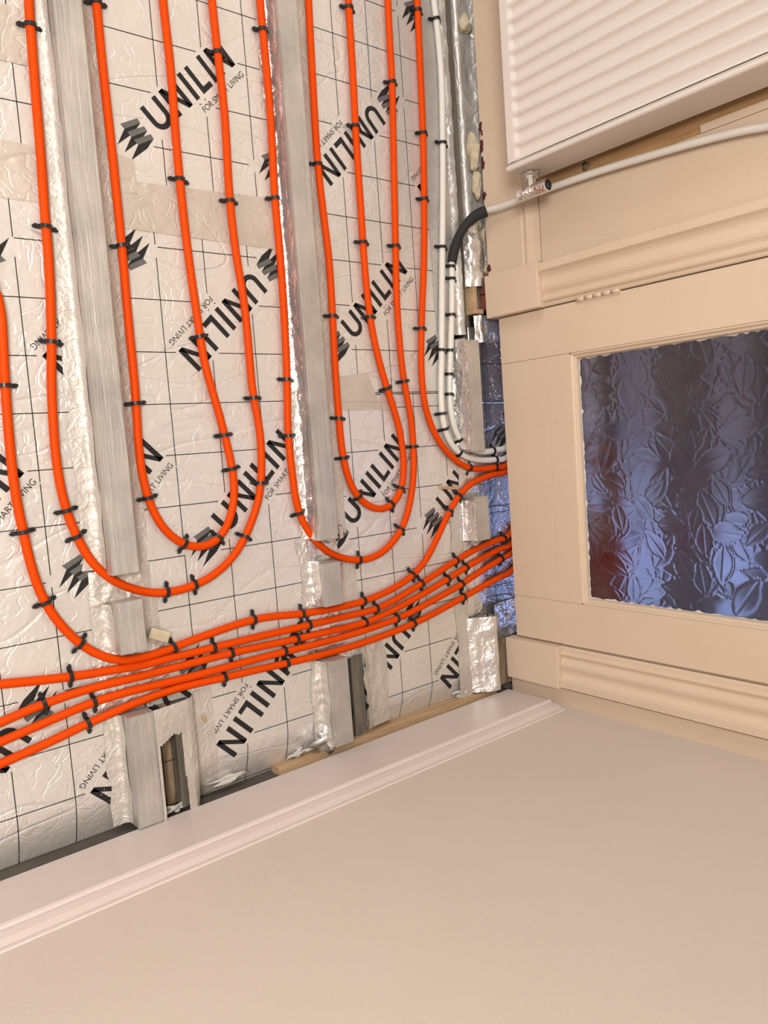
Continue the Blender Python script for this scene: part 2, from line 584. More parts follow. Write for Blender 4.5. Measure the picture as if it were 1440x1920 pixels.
for nm_x, sg, gx in (('a', 1, G0), ('b', -1, G1)):
    prof = [(gx + sg * a, DOOR_Y + d) for a, d in bead_profile(0)]
    extrude_profile('glazing_bead', prof, 'z', GZ0, GZ1, 'paint_cream', door)
for sg, gz in ((1, GZ0), (-1, GZ1)):
    prof = [(DOOR_Y + d, gz + sg * a) for a, d in bead_profile(0)]
    extrude_profile('glazing_bead', prof, 'x', G0, G1, 'paint_cream', door)

# pane of leaf-patterned glass: relief on the front, flat back
st = 0.0023
gx = np.arange(G0 - 0.002, G1 + 0.0021, st)
gz = np.arange(GZ0 - 0.002, 1.0, st)
PX, PZ = np.meshgrid(gx, gz, indexing='ij')
H = 0.00012 * vnoise(PX * 60, PZ * 60, 3)
lr = np.random.default_rng(5)
leaves = []
for _ in range(46):
    cx, cz = lr.uniform(G0, G1), lr.uniform(GZ0, 1.0)
    a0, nl = lr.uniform(0, 6.28), lr.integers(4, 7)
    for k in range(nl):
        leaves.append((cx, cz, a0 + k * 6.28 / nl + lr.uniform(-0.25, 0.25), lr.uniform(0.07, 0.115)))
for _ in range(240):
    leaves.append((lr.uniform(G0, G1), lr.uniform(GZ0, 1.0), lr.uniform(0, 6.28), lr.uniform(0.06, 0.105)))
for cx, cz, a, L in leaves:
    u = ((PX - cx) * math.cos(a) + (PZ - cz) * math.sin(a)) / L
    v = -(PX - cx) * math.sin(a) + (PZ - cz) * math.cos(a)
    ok = (u > 0.0) & (u < 1)
    if not ok.any():
        continue
    uu = np.clip(u, 0, 1)
    w = L * 0.27 * np.sin(np.pi * uu ** 0.8) ** 0.9 + 1e-6
    r = np.abs(v) / w
    ins = ok & (r < 1)
    edge = (1 - r) * w
    prof_ = 0.00016 * np.sqrt(np.clip(1 - r ** 2, 0, 1)) + 0.00030 * (1 - np.exp(-(edge / 0.0030) ** 2))
    prof_ = prof_ - 0.00022 * np.exp(-(v / 0.0016) ** 2)
    prof_ = prof_ + 0.00006 * np.sin((uu * L - np.abs(v) * 0.9) / 0.0068 * 2 * np.pi) * np.clip(edge / 0.004, 0, 1)
    H = np.where(ins, prof_, H)
nx_, nz_ = PX.shape
front = np.stack([PX, DOOR_Y + 0.0195 - H * 2.2, PZ], -1).reshape(-1, 3)
fs = []
for i in range(nx_ - 1):
    for j in range(nz_ - 1):
        a = i * nz_ + j
        fs.append((a, a + nz_, a + nz_ + 1, a + 1))
n0 = len(front)
x0_, x1_, z0_, z1_ = PX[0, 0], PX[-1, 0], PZ[0, 0], PZ[0, -1]
back = [(x0_, DOOR_Y + 0.0235, z0_), (x1_, DOOR_Y + 0.0235, z0_), (x1_, DOOR_Y + 0.0235, z1_), (x0_, DOOR_Y + 0.0235, z1_)]
edge_b = [i * nz_ for i in range(nx_)]
edge_r = [(nx_ - 1) * nz_ + j for j in range(nz_)]
edge_t = [i * nz_ + nz_ - 1 for i in range(nx_ - 1, -1, -1)]
edge_l = [j for j in range(nz_ - 1, -1, -1)]
fs += [(n0, n0 + 3, n0 + 2, n0 + 1), tuple([n0, n0 + 1] + edge_b[::-1]), tuple([n0 + 1, n0 + 2] + edge_r[::-1]),
       tuple([n0 + 2, n0 + 3] + edge_t[::-1]), tuple([n0 + 3, n0] + edge_l[::-1])]
pane = pyobj('pane', list(front) + back, fs, 'leaf_glass', door, True)
for p in pane.data.polygons[-5:]:
    p.use_smooth = False
boxes('pane', [(G0 - 0.002, G1 + 0.002, DOOR_Y + 0.0195, DOOR_Y + 0.0235, 1.002, GZ1 + 0.002)], 'leaf_glass', door)
# rim of old paint and putty around the glass
rim_v, rim_f = [], []


def putty(p0, p1, inward):
    n = int(math.dist(p0, p1) / 0.0035)
    base = len(rim_v)
    for i in range(n + 1):
        t = i / n
        x, z = p0[0] + (p1[0] - p0[0]) * t, p0[1] + (p1[1] - p0[1]) * t
        w = 0.0012 + 0.0045 * max(0, vnoise(np.array(x * 90 + 3), np.array(z * 90 + 7), 2) - 0.42) * 2
        rim_v.append((x, DOOR_Y + 0.0165, z))
        rim_v.append((x + inward[0] * w, DOOR_Y + 0.0188, z + inward[1] * w))
        if i:
            b0 = base + 2 * i
            rim_f.append((b0 - 2, b0, b0 + 1, b0 - 1))


o_ = 0.0134
putty((G0 + o_, GZ0 + o_), (G0 + o_, 1.9), (1, 0))
putty((G1 - o_, GZ0 + o_), (G1 - o_, 1.9), (-1, 0))
putty((G0 + o_, GZ0 + o_), (G1 - o_, GZ0 + o_), (0, 1))
pt = pyobj('putty_rim', rim_v, rim_f, 'dust', door)
pt['kind'] = 'stuff'
# painted butt hinge on the edge of the leaf
hinge = boxes('hinge', [(-0.2995, -0.292, 1.5275, 1.5305, 0.306, 0.426)], 'paint_cream', door, 0.0006)
for k in range(5):
    z0 = 0.307 + k * 0.0237
    tube('knuckle', [(-0.2995, 1.5265, z0 + 0.0008), (-0.2995, 1.5265, z0 + 0.0225)], 0.0045, 'paint_cream', hinge, 14)

# ------------------------------------------------------------------ hall beyond the door
tag(boxes('wall_hall', [(-1.3, 1.7, 3.80, 3.9, -0.13, 2.6), (-1.35, -1.25, 1.66, 3.80, -0.13, 2.6), (1.5, 1.6, 1.66, 3.80, -0.13, 2.6)], 'hall_wall'), kind='structure')

# ------------------------------------------------------------------ insulation boards with their print
LOGO_ANGLE = math.radians(44.2)
S_, C_ = math.sin(LOGO_ANGLE), math.cos(LOGO_ANGLE)


def logo_frame(x, y, flip):
    e1 = np.array([-S_, C_]) * (-1 if flip else 1)
    return np.array([x, y]), e1, np.array([e1[1], -e1[0]])


def letters():
    """stroke polygons of the board maker's word mark, millimetres, x along the line, y downwards"""
    w, Hc = 10.5, 56.0
    polys = []

    def quad(a, b, c, d):
        polys.append([a, b, c, d])
    quad((0, 0), (w, 0), (w, 33.6), (0, 33.6))
    quad((45 - w, 0), (45, 0), (45, 33.6), (45 - w, 33.6))
    for k in range(12):
        a0, a1 = math.pi * k / 12, math.pi * (k + 1) / 12
        polys.append([(22.5 - 22.5 * math.cos(a), 33.5 + 22.5 * math.sin(a)) for a in (a0, a1)] +
                     [(22.5 - 12 * math.cos(a), 33.5 + 12 * math.sin(a)) for a in (a1, a0)])

    def N(x):
        quad((x, 0), (x + w, 0), (x + w, Hc), (x, Hc))
        quad((x + 45 - w, 0), (x + 45, 0), (x + 45, Hc), (x + 45 - w, Hc))
        quad((x + 1, 0), (x + 11.5, 0), (x + 44, Hc), (x + 33.5, Hc))
    N(56)
    quad((114.3, 0), (125, 0), (125, Hc), (114.3, Hc))
    quad((137.3, 0), (147.8, 0), (147.8, Hc), (137.3, Hc))
    quad((147.8, Hc - w), (168, Hc - w), (168, Hc), (147.8, Hc))
    quad((176.6, 0), (187.1, 0), (187.1, Hc), (176.6, Hc))
    N(200.3)
    return polys


def emblem():
    grey, dark = [], []
    for dy in (0, 17.2, 34.2):
        grey.append([(-54.5, -3 + dy), (-18.2, 8.8 + dy), (-20, 18.3 + dy), (-54.7, 7.6 + dy)])
        dark.append([(-54.7, 7.6 + dy), (-20, 18.3 + dy), (-45, 22.5 + dy), (-88, 18.5 + dy)])
    return grey, dark


# small line of lettering under the word mark
fc = bpy.data.curves.new('tagline', 'FONT')
fc.body = 'FOR SMART LIVING'
fo = bpy.data.objects.new('tagline_tmp', fc)
COL.objects.link(fo)
bpy.context.view_layer.update()
tm = bpy.data.meshes.new_from_object(fo.evaluated_get(bpy.context.evaluated_depsgraph_get()))
bpy.data.objects.remove(fo)
TV = np.array([v.co[:2] for v in tm.vertices])
TF = [tuple(p.vertices) for p in tm.polygons]
TV = (TV - TV.min(0)) / (TV.max(0) - TV.min(0))
TAG = np.stack([112 + 134 * TV[:, 0], 82 - 11.6 * TV[:, 1]], -1)

CLEAR = [(-9, 251, -7, 63), (106, 250, 66, 88), (-94, -9, -8, 62)]


def seg_inside_spans(p0, p1, frame):
    """parameter spans of the segment that fall inside the blank margin of a logo"""
    o, e1, e2 = frame
    a = np.array([(p0 - o) @ e1, (p0 - o) @ e2]) * 1000
    b_ = np.array([(p1 - o) @ e1, (p1 - o) @ e2]) * 1000
    spans = []
    for x0, x1, y0, y1 in CLEAR:
        t0, t1 = 0.0, 1.0
        for k, lo, hi in ((0, x0, x1), (1, y0, y1)):
            d = b_[k] - a[k]
            if abs(d) < 1e-9:
                if not lo <= a[k] <= hi:
                    t0, t1 = 1, 0
                continue
            u, v = sorted(((lo - a[k]) / d, (hi - a[k]) / d))
            t0, t1 = max(t0, u), min(t1, v)
        if t0 < t1:
            spans.append((t0, t1))
    return spans


def clip_mesh(o, rect):
    bm = bmesh.new()
    bm.from_mesh(o.data)
    for co, no in (((rect[0], 0, 0), (-1, 0, 0)), ((rect[1], 0, 0), (1, 0, 0)), ((0, rect[2], 0), (0, -1, 0)), ((0, rect[3], 0), (0, 1, 0))):
        bmesh.ops.bisect_plane(bm, geom=bm.verts[:] + bm.edges[:] + bm.faces[:], plane_co=co, plane_no=no, clear_outer=True)
    n = len(bm.faces)
    bm.to_mesh(o.data)
    bm.free()
    return n


def sag(me):
    """the boards droop where they run under the skirting"""
    bm = bmesh.new()
    bm.from_mesh(me)
    for x in np.arange(0.598, 0.703, 0.006):
        bmesh.ops.bisect_plane(bm, geom=bm.verts[:] + bm.edges[:] + bm.faces[:], plane_co=(x, 0, 0), plane_no=(1, 0, 0))
    for v in bm.verts:
        v.co.z -= droop(v.co.x)
    bm.to_mesh(me)
    bm.free()


def droop(x):
    u = min(1.0, max(0.0, (x - 0.612) / 0.090))
    return 0.028 * u ** 1.6


def flat_print(name, groups, z, rect, parent, mat):
    vs, fs = [], []
    for poly in groups:
        b0 = len(vs)
        vs += [(p[0], p[1], z) for p in poly]
        a = sum(poly[i][0] * poly[(i + 1) % len(poly)][1] - poly[(i + 1) % len(poly)][0] * poly[i][1] for i in range(len(poly)))
        idx = list(range(b0, b0 + len(poly)))
        fs.append(tuple(idx if a > 0 else idx[::-1]))
    o = pyobj(name, vs, fs, mat, parent)
    if clip_mesh(o, rect) == 0:
        bpy.data.objects.remove(o)
        return None
    return o


def board(label, rect, gx, gy, logos, outline=None, dip=0.0, group='foil-faced insulation boards on the floor', z=0.0, mat='board_foil'):
    x0, x1, y0, y1 = rect
    t = tag(empty('insulation_board', ((x0 + x1) / 2, (y0 + y1) / 2, z)), label, 'insulation board', group)
    off = Vector((-(x0 + x1) / 2, -(y0 + y1) / 2, -z))
    parts = []
    parts.append(prism('core', outline or [(x0, y0), (x1, y0), (x1, y1), (x0, y1)], -0.06 + z, z, mat, t, 0.0015))
    frames = [logo_frame(lx, ly, fl) for fl, lx, ly in logos]
    polys = []
    wd = 0.00085
    lines = []
    k0 = math.ceil((x0 - gx) / 0.1)
    while gx + 0.1 * k0 < x1:
        lines.append((np.array([gx + 0.1 * k0, y0]), np.array([gx + 0.1 * k0, y1])))
        k0 += 1
    k0 = math.ceil((y0 - gy) / 0.1)
    while gy + 0.1 * k0 < y1:
        lines.append((np.array([x0, gy + 0.1 * k0]), np.array([x1, gy + 0.1 * k0])))
        k0 += 1
    for a, b_ in lines:
        cuts = sorted(s for fr in frames for s in seg_inside_spans(a, b_, fr))
        t0 = 0.0
        spans = []
        for c0, c1 in cuts:
            if c0 > t0:
                spans.append((t0, c0))
            t0 = max(t0, c1)
        if t0 < 1:
            spans.append((t0, 1.0))
        d = (b_ - a) / np.linalg.norm(b_ - a)
        nn = np.array([-d[1], d[0]]) * wd
        for s0, s1 in spans:
            p, q = a + (b_ - a) * s0, a + (b_ - a) * s1
            polys.append([p - nn, q - nn, q + nn, p + nn])
    parts.append(flat_print('printed_grid', polys, z + 0.00030, rect, t, 'print_black'))
    if parts[-1] is not None:
        parts[-1]['kind'] = 'stuff'
    G, Dk = emblem()
    LT = letters()
    for o, e1, e2 in frames:
        tr = lambda P: [tuple(o + (e1 * p[0] + e2 * p[1]) / 1000) for p in P]
        wm = flat_print('printed_word', [tr(p) for p in LT], z + 0.00034, rect, t, 'print_black')
        em = flat_print('printed_emblem', [tr(p) for p in Dk], z + 0.00034, rect, t, 'print_black')
        eg = flat_print('printed_emblem_top', [tr(p) for p in G], z + 0.00040, rect, t, 'print_grey')
        tv = o + (TAG[:, :1] * e1 + TAG[:, 1:] * e2) / 1000
        tl = pyobj('printed_tagline', [(a, b_, z + 0.00034) for a, b_ in tv], TF, 'print_black', t)
        if clip_mesh(tl, rect) == 0:
            bpy.data.objects.remove(tl)
            tl = None
        for q in (wm, em, eg, tl):
            if q is not None:
                q['kind'] = 'stuff'
        parts += [wm, em, eg, tl]
    for p in parts:
        if p is not None:
            if x1 > 0.68:
                sag(p.data)
            p.data.transform(Matrix.Translation(off))
    return t


U, FL = 0, 1
board('foil insulation board strip in the top left corner of the photo', (-1.7, -0.735, 0.0, 0.470), 0.074, 0.012, [])
board('short foil insulation board between two taped seams at the left edge', (-0.733, -0.512, 0.0, 0.470), 0.074, 0.012, [(FL, -0.3138, 0.3326)])
board('long foil insulation board at the left edge of the photo, under the four crossing pipes', (-0.510, 0.7025, 0.0, 0.470), 0.005, 0.081,
      [(FL, -0.3195, 0.3250), (FL, -0.325, 0.6225), (U, 0.1388, 0.1421), (U, 0.1433, 0.4431), (FL, 0.4755, 0.3205), (FL, 0.4755, 0.6225), (FL, 0.4755, 0.0200)])
board('foil insulation board with upright UNILIN print between the first two joists, at the top', (-1.7, -0.476, 0.531, 0.926), 0.006, 0.072,
      [(U, -0.6599, 0.6325), (U, -0.6538, 0.9319)])
board('long foil insulation board under the left loop bottoms, between the first two joists', (-0.474, 0.7025, 0.531, 0.926), 0.095, 0.037,
      [(FL, -0.3372, 0.5765), (FL, -0.3385, 0.8790), (U, 0.1287, 0.3978), (U, 0.1245, 0.7000), (FL, 0.4638, 0.8805), (FL, 0.4754, 0.6240)],
      [(-0.474, 0.531), (0.478, 0.531), (0.478, 0.613), (0.7025, 0.613), (0.7025, 0.926), (-0.474, 0.926)])
board('foil insulation board under the straight right-hand pipes, at the top beside the door wall', (-1.7, -0.116, 0.988, 1.412), 0.081, 0.003,
      [(U, -1.0817, 1.3655), (FL, -0.7518, 1.2421), (FL, -0.7497, 1.5440), (U, -0.2797, 1.064), (U, -0.2803, 1.365), (U, -1.08, 1.064)])
board('foil insulation board under the bottoms of the right pipe loops, in front of the door', (-0.114, 0.7025, 0.988, 1.412), 0.017, 0.069,
      [(U, 0.1500, 1.0210), (U, 0.1527, 1.3210), (FL, 0.482, 1.2095), (FL, 0.4823, 1.5105)],
      [(-0.114, 0.988), (0.478, 0.988), (0.484, 1.054), (0.7025, 1.066), (0.7025, 1.412), (-0.114, 1.412)])
board('foil insulation board lit blue in the doorway under the door', (-0.285, 0.545, 1.476, 1.69), 0.010, 0.024, [(U, -0.0541, 1.5897), (U, -0.0541, 1.8897)], mat='doorway_foil')
board('foil insulation board in the hall just beyond the glass door', (-1.2, 1.45, 1.695, 2.02), 0.04, 0.06, [], group='insulation boards in the hall')
board('second foil insulation board strip in the hall, behind the pipes', (-1.2, 1.45, 2.12, 2.34), 0.04, 0.06, [(U, 0.3, 2.2)], group='insulation boards in the hall')
board('farthest foil insulation board strip in the hall', (-1.2, 1.45, 2.72, 2.98), 0.04, 0.06, [(U, 0.2, 2.8)], group='insulation boards in the hall')
for y0, y1, lab in ((2.025, 2.115, 'dark joist in the hall between the first two board strips'), (2.345, 2.715, 'wide dark floor planks in the hall'), (2.985, 3.79, 'dark planks at the far side of the hall')):
    tag(boxes('hall_timber', [(-1.24, 1.49, y0, y1, -0.12, -0.002)], 'hall_timber', None, 0.003), lab, 'timber', 'dark hall timbers')

# ------------------------------------------------------------------ joists wrapped in foil, notched for the pipes


def joist(label, y0, y1, spans, x_end=0.690, x_start=-1.7, top=0.045):
    """solid timber: low body plus the full-height lengths between the notches"""
    prof = [(x_start, -0.12), (x_end, -0.12)]
    up = []
    for a, b_ in sorted(spans):
        up += [(a, 0.0), (a, top), (b_, top), (b_, 0.0)]
    pts = [(x_start, -0.12), (x_end, -0.12), (x_end, 0.0)] + up[::-1] + [(x_start, 0.0)]
    out = []
    for p in pts:
        if not out or math.dist(p, out[-1]) > 1e-6:
            out.append(p)
    n = len(out)
    vs = [(x, y0, z) for x, z in out] + [(x, y1, z) for x, z in out]
    fs = [tuple(range(n)), tuple(range(n, 2 * n))[::-1]] + [(i, n + i, n + (i + 1) % n, (i + 1) % n) for i in range(n)]
    me = bpy.data.meshes.new('timber_joist')
    me.from_pydata(vs, [], fs)
    bm = bmesh.new()
    bm.from_mesh(me)
    bmesh.ops.triangulate(bm, faces=[f for f in bm.faces if len(f.verts) > 4])
    bmesh.ops.recalc_face_normals(bm, faces=bm.faces)
    es = [e for e in bm.edges if all(v.co.z > top - 1e-4 for v in e.verts)]
    bmesh.ops.bevel(bm, geom=es, offset=0.0016, segments=2, affect='EDGES')
    bm.to_mesh(me)
    bm.free()
    return tag(link('timber_joist', me, 'joist_foil'), label, 'joist', 'foil-wrapped floor joists')


joist('foil-wrapped floor joist on the left, between the two left pipe runs', 0.476, 0.526, [(-1.7, 0.206), (0.257, 0.354), (0.473, 0.688)])
joist('foil-wrapped floor joist in the middle, between the left and right pipe loops', 0.933, 0.981, [(-1.7, 0.204), (0.256, 0.352), (0.475, 0.672)])
joist('foil-wrapped joist along the doorway, notched for the white and orange pipes', 1.421, 1.471, [(-0.245, 0.040), (0.157, 0.272)], x_start=-0.25, top=0.042)

# timber seen in the open gaps beside the joists
tag(boxes('gap_timber', [(0.48, 0.690, 0.576, 0.611, -0.11, 0.016)], 'wood_grey', None, 0.002), 'grey timber in the torn foil gap beside the left joist', 'timber', 'old timbers in the gaps')
tag(boxes('gap_timber', [(0.48, 0.690, 0.555, 0.5755, -0.11, -0.010)], 'wood_old', None, 0.004), 'crumbly pale timber edge in the torn foil gap beside the left joist', 'timber', 'old timbers in the gaps')
tag(boxes('gap_timber', [(0.486, 0.690, 1.018, 1.051, -0.11, 0.004)], 'wood_grey', None, 0.002), 'grey timber in the open gap beside the middle joist', 'timber', 'old timbers in the gaps')
tag(boxes('gap_timber', [(-1.7, -0.255, 1.4675, 1.4945, -0.11, -0.010)], 'wood_grey', None, 0.002), 'grey timber edge in the slot along the door wall beside the white pipe', 'timber', 'old timbers in the gaps')
tag(boxes('gap_timber', [(0.554, 0.684, 1.478, 1.57, -0.11, 0.012)], 'wood_old', None, 0.004), 'rough old timber end in the corner below the plinth block', 'timber', 'old timbers in the gaps')

# ------------------------------------------------------------------ foil tape over the edges of boards and joists
TG = 'foil tape strips along the joists'


def tape(label, *a, group=TG, **k):
    return tag(foil_strip('foil_tape', *a, **k), label, 'foil tape', group)


# left joist, near side (camera side): flat flange on the board, crushed fold, up the side
def near_side(label, yj, x0, x1, seed, w=0.036, amp=0.0048, mat='tape_foil', top=0.020):
    tape(label, x0, x1, [(yj - w, 0.0011), (yj - w * 0.6, 0.0018), (yj - 0.010, 0.0028), (yj - 0.0030, 0.008), (yj - 0.0006, top)], mat, seed,
         amp=[0.0006, amp * 0.55, amp, amp * 0.6, 0.0006], ragged=0.005, scale=44.0)


def far_side(label, yj, x0, x1, seed, w=0.036, amp=0.005, mat='tape_foil', top=0.03):
    tape(label, x0, x1, [(yj + 0.0022, top), (yj + 0.004, 0.012), (yj + 0.010, 0.0035), (yj + w * 0.6, 0.0018), (yj + w, 0.0011)], mat, seed,
         amp=[0.001, amp * 0.7, amp, amp * 0.5, 0.0006], ragged=0.004, scale=44.0)


near_side('crumpled foil tape along the near side of the left joist, upper length', 0.476, -1.6, 0.195, 21)
near_side('crumpled foil tape on the near side of the left joist between its two notches', 0.476, 0.262, 0.352, 22, 0.034)
near_side('crumpled foil tape on the near side of the left joist below the pipe bundle', 0.476, 0.474, 0.685, 23, 0.032)
far_side('foil tape along the far side of the left joist, upper length', 0.526, -1.6, 0.20, 24, 0.036)
far_side('dirty foil tape on the far side of the left joist between its notches', 0.526, 0.262, 0.352, 25, 0.046)
near_side('shiny creased foil tape along the near side of the middle joist, upper length', 0.933, -1.6, 0.200, 26, 0.024, 0.011, 'shiny_foil', 0.03)
near_side('shiny creased foil tape on the near side of the middle joist between its notches', 0.933, 0.25, 0.350, 27, 0.030, 0.010, 'shiny_foil', 0.03)
near_side('ragged foil tape on the near side of the middle joist below the pipe bundle', 0.933, 0.478, 0.672, 28, 0.026, 0.012, 'tape_foil', 0.03)
far_side('foil tape along the far side of the middle joist, upper length', 0.981, -1.6, 0.20, 29, 0.056, 0.0022)
far_side('foil tape on the far side of the middle joist between its notches', 0.981, 0.262, 0.352, 30, 0.076, 0.002)

# crushed foil pressed into the notches


def notch_foil(label, x0, x1, y0, y1, seed, amp, mat='shiny_foil', base=0.0012):
    xs = np.arange(x0, x1 + 1e-6, 0.0028)
    ys = np.arange(y0, y1 + 1e-6, 0.0028)
    X, Y = np.meshgrid(xs, ys, indexing='ij')
    u = np.minimum(X - x0, x1 - X) / 0.012
    w = np.minimum(Y - y0, y1 - Y) / 0.02
    Z = base + amp * crumple(X, Y, 42, seed, 3) * np.clip(w, 0.05, 1) * np.clip(u + 0.25, 0.2, 1)
    Xr = X + (vnoise(Y * 60, X * 0, seed) - 0.5) * 0.008 * np.clip(1 - u, 0, 1)
    Yr = Y + (vnoise(X * 50, Y * 0, seed + 1) - 0.5) * 0.016 * np.clip(1 - w, 0, 1)
    o = tag(grid_obj('foil_tape', Xr, Yr, Z, mat), label, 'foil tape', 'crushed foil in the joist notches')
    return o


notch_foil('crushed foil in the upper notch of the left joist, under the outer loop pipe', 0.196, 0.266, 0.440, 0.560, 41, 0.008, 'tape_foil')
notch_foil('crushed foil in the lower notch of the left joist, under the pipe bundle', 0.350, 0.462, 0.436, 0.580, 42, 0.005)
notch_foil('crushed foil in the upper notch of the middle joist', 0.200, 0.260, 0.900, 1.010, 43, 0.008)
notch_foil('crushed foil in the lower notch of the middle joist, under the pipe bundle', 0.348, 0.458, 0.900, 1.010, 44, 0.005)
notch_foil('crushed foil where the white pipes cross the doorway joist', 0.046, 0.152, 1.405, 1.480, 45, 0.004)
notch_foil('crushed foil under the pipe bundle in the doorway joist', 0.276, 0.480, 1.410, 1.482, 46, 0.006)

notch_foil('crumpled dirty foil right of the middle joist just below the bundle', 0.462, 0.496, 0.984, 1.112, 49, 0.010, 'tape_foil')

# lump of foil beside the middle joist notch
tape('small shiny foil tab curling up right of the middle joist below the loop', 0.262, 0.300, [(0.984, 0.030), (1.000, 0.020), (1.012, 0.003)], 'shiny_foil', 47, amp=0.008, scale=40, group='loose foil tabs')
tape('small crushed foil tab right of the middle joist above the loop pipe', 0.178, 0.206, [(0.982, 0.040), (0.998, 0.030), (1.010, 0.004)], 'shiny_foil', 48, amp=0.014, scale=46, group='loose foil tabs')

# foil sheet over the widened gap right of the left joist, torn open in the middle
xs = np.arange(0.471, 0.700, 0.003)
ys = np.arange(0.5245, 0.668, 0.003)
X, Y = np.meshgrid(xs, ys, indexing='ij')
Z = np.interp(Y, [0.5245, 0.534, 0.560, 0.598, 0.612, 0.622, 0.640, 0.668], [0.0468, 0.0460, 0.042, 0.034, 0.026, 0.004, 0.0022, 0.0012])
Z = Z + (crumple(X, Y, 30, 51) - 0.4) * np.interp(Y, [0.5245, 0.54, 0.60, 0.63, 0.668], [0.0006, 0.002, 0.004, 0.004, 0.0008])
Z = Z - np.interp(Y, [0.60, 0.63], [0, 1]) * np.vectorize(droop)(X)
xc, yc = 0.5 * (xs[1:] + xs[:-1]), 0.5 * (ys[1:] + ys[:-1])
XC, YC = np.meshgrid(xc, yc, indexing='ij')
keep = ~((YC > 0.531) & (YC < 0.577 + (XC - 0.52) * 0.03) & (XC > 0.545 - (YC - 0.531) * 0.55 + 0.012 * np.clip((YC - 0.562) / 0.01, 0, 1)))
tag(grid_obj('foil_tape', X, Y, Z, 'tape_foil', None, True, keep), 'wide foil sheet right of the left joist with a long torn opening', 'foil tape', 'torn foil sheets')
# foil flap right of the open gap of the middle joist
tape('torn foil flap curling over the open gap right of the middle joist', 0.474, 0.672, [(1.040, 0.020), (1.050, 0.016), (1.064, 0.008), (1.090, 0.002), (1.118, 0.0012)],
     'tape_foil', 52, amp=[0.002, 0.004, 0.007, 0.005, 0.001], ragged=0.010, group='torn foil sheets')

# tape over the cross seams of the boards


def patch(label, outline, seed, mat='patch_foil', amp=0.0012, z=0.0007):
    """flat tape patch: grid clipped to a polygon"""
    P = np.array(outline)
    x0, y0 = P.min(0)
    x1, y1 = P.max(0)
    xs = np.linspace(x0, x1, max(4, int((x1 - x0) / 0.004)))
    ys = np.linspace(y0, y1, max(4, int((y1 - y0) / 0.004)))
    X, Y = np.meshgrid(xs, ys, indexing='ij')
    Z = z + amp * np.clip(crumple(X, Y, 22, seed) - 0.3, 0, 1)
    o = grid_obj('foil_tape', X, Y, Z, mat)
    bm = bmesh.new()
    bm.from_mesh(o.data)
    n = len(P)
    area = sum(P[i][0] * P[(i + 1) % n][1] - P[(i + 1) % n][0] * P[i][1] for i in range(n))
    for i in range(n):
        a, b_ = P[i], P[(i + 1) % n]
        no = np.array([b_[1] - a[1], -(b_[0] - a[0])]) * (1 if area > 0 else -1)
        bmesh.ops.bisect_plane(bm, geom=bm.verts[:] + bm.edges[:] + bm.faces[:], plane_co=(a[0], a[1], 0), plane_no=(no[0], no[1], 0), clear_outer=True)
    bm.to_mesh(o.data)
    bm.free()
    return tag(o, label, 'foil tape', 'tape over the board seams')


patch('tape over the upper seam of the left boards, at the top left corner', [(-0.778, 0.0), (-0.683, 0.0), (-0.690, 0.450), (-0.784, 0.450)], 61)
patch('tape over the lower seam of the left boards, left of the left joist', [(-0.561, 0.0), (-0.462, 0.0), (-0.460, 0.450), (-0.556, 0.450)], 62)
patch('wide tape band across the boards between the first two joists', [(-0.520, 0.545), (-0.434, 0.545), (-0.426, 0.925), (-0.533, 0.925)], 63)
patch('torn square of tape at the left end of the wide tape band', [(-0.572, 0.556), (-0.500, 0.556), (-0.500, 0.612), (-0.562, 0.610)], 64, z=0.0013)
patch('tape patch across the boards inside the right inner loop', [(-0.152, 0.990), (-0.080, 0.990), (-0.080, 1.165), (-0.166, 1.132)], 65)
patch('small tape patch between the two right pipe loops', [(-0.118, 1.165), (-0.076, 1.165), (-0.078, 1.215), (-0.108, 1.215)], 66)

# foil along the door wall: flange under the white pipe, bright fold, ledge against the wall
tape('grey foil tape under the white pipe along the door wall, with a bright folded edge', -1.7, -0.262,
     [(1.362, 0.0010), (1.395, 0.0012), (1.436, 0.0014), (1.446, 0.006), (1.455, 0.009), (1.4635, 0.0), (1.466, -0.03)], 'wall_foil', 71,
     amp=[0.0004, 0.0006, 0.0008, 0.005, 0.006, 0.003, 0.001], ragged=0.003, group='foil along the door wall')
tape('dark glossy foil strip tucked against the foot of the door wall', -1.7, -0.372,
     [(1.4955, -0.04), (1.4965, -0.004), (1.502, 0.002), (1.522, 0.001), (1.545, 0.004), (1.566, 0.016)], 'wall_foil', 72,
     amp=[0.001, 0.003, 0.006, 0.008, 0.010, 0.006], scale=16, ragged=0.003, group='foil along the door wall')
tape('bulging shiny foil below the black sleeve at the foot of the wall', -0.545, -0.385,
     [(1.474, 0.004), (1.482, 0.018), (1.500, 0.024), (1.520, 0.020), (1.535, 0.010)], 'shiny_foil', 73, amp=0.016, scale=26, group='foil along the door wall')
tape('flat foil tape between the right pipes and the doorway joist', -0.30, 0.03,
     [(1.366, 0.0010), (1.390, 0.0013), (1.4065, 0.0013)], 'tape_foil', 74, amp=0.0007, ragged=0.002, group='foil along the doorway')
tape('crumpled shiny foil up the near side of the doorway joist, upper length', -0.248, 0.034,
     [(1.4065, 0.0012), (1.412, 0.006), (1.4165, 0.020), (1.4185, 0.036), (1.420, 0.0435)], 'shiny_foil', 75, amp=[0.001, 0.005, 0.006, 0.004, 0.0006], ragged=0.003, group='foil along the doorway')
tape('crumpled shiny foil up the near side of the doorway joist, between its notches', 0.165, 0.270,
     [(1.398, 0.0012), (1.410, 0.004), (1.4165, 0.018), (1.4185, 0.034), (1.420, 0.0435)], 'shiny_foil', 76, amp=[0.001, 0.006, 0.006, 0.004, 0.0006], ragged=0.003, group='foil along the doorway')
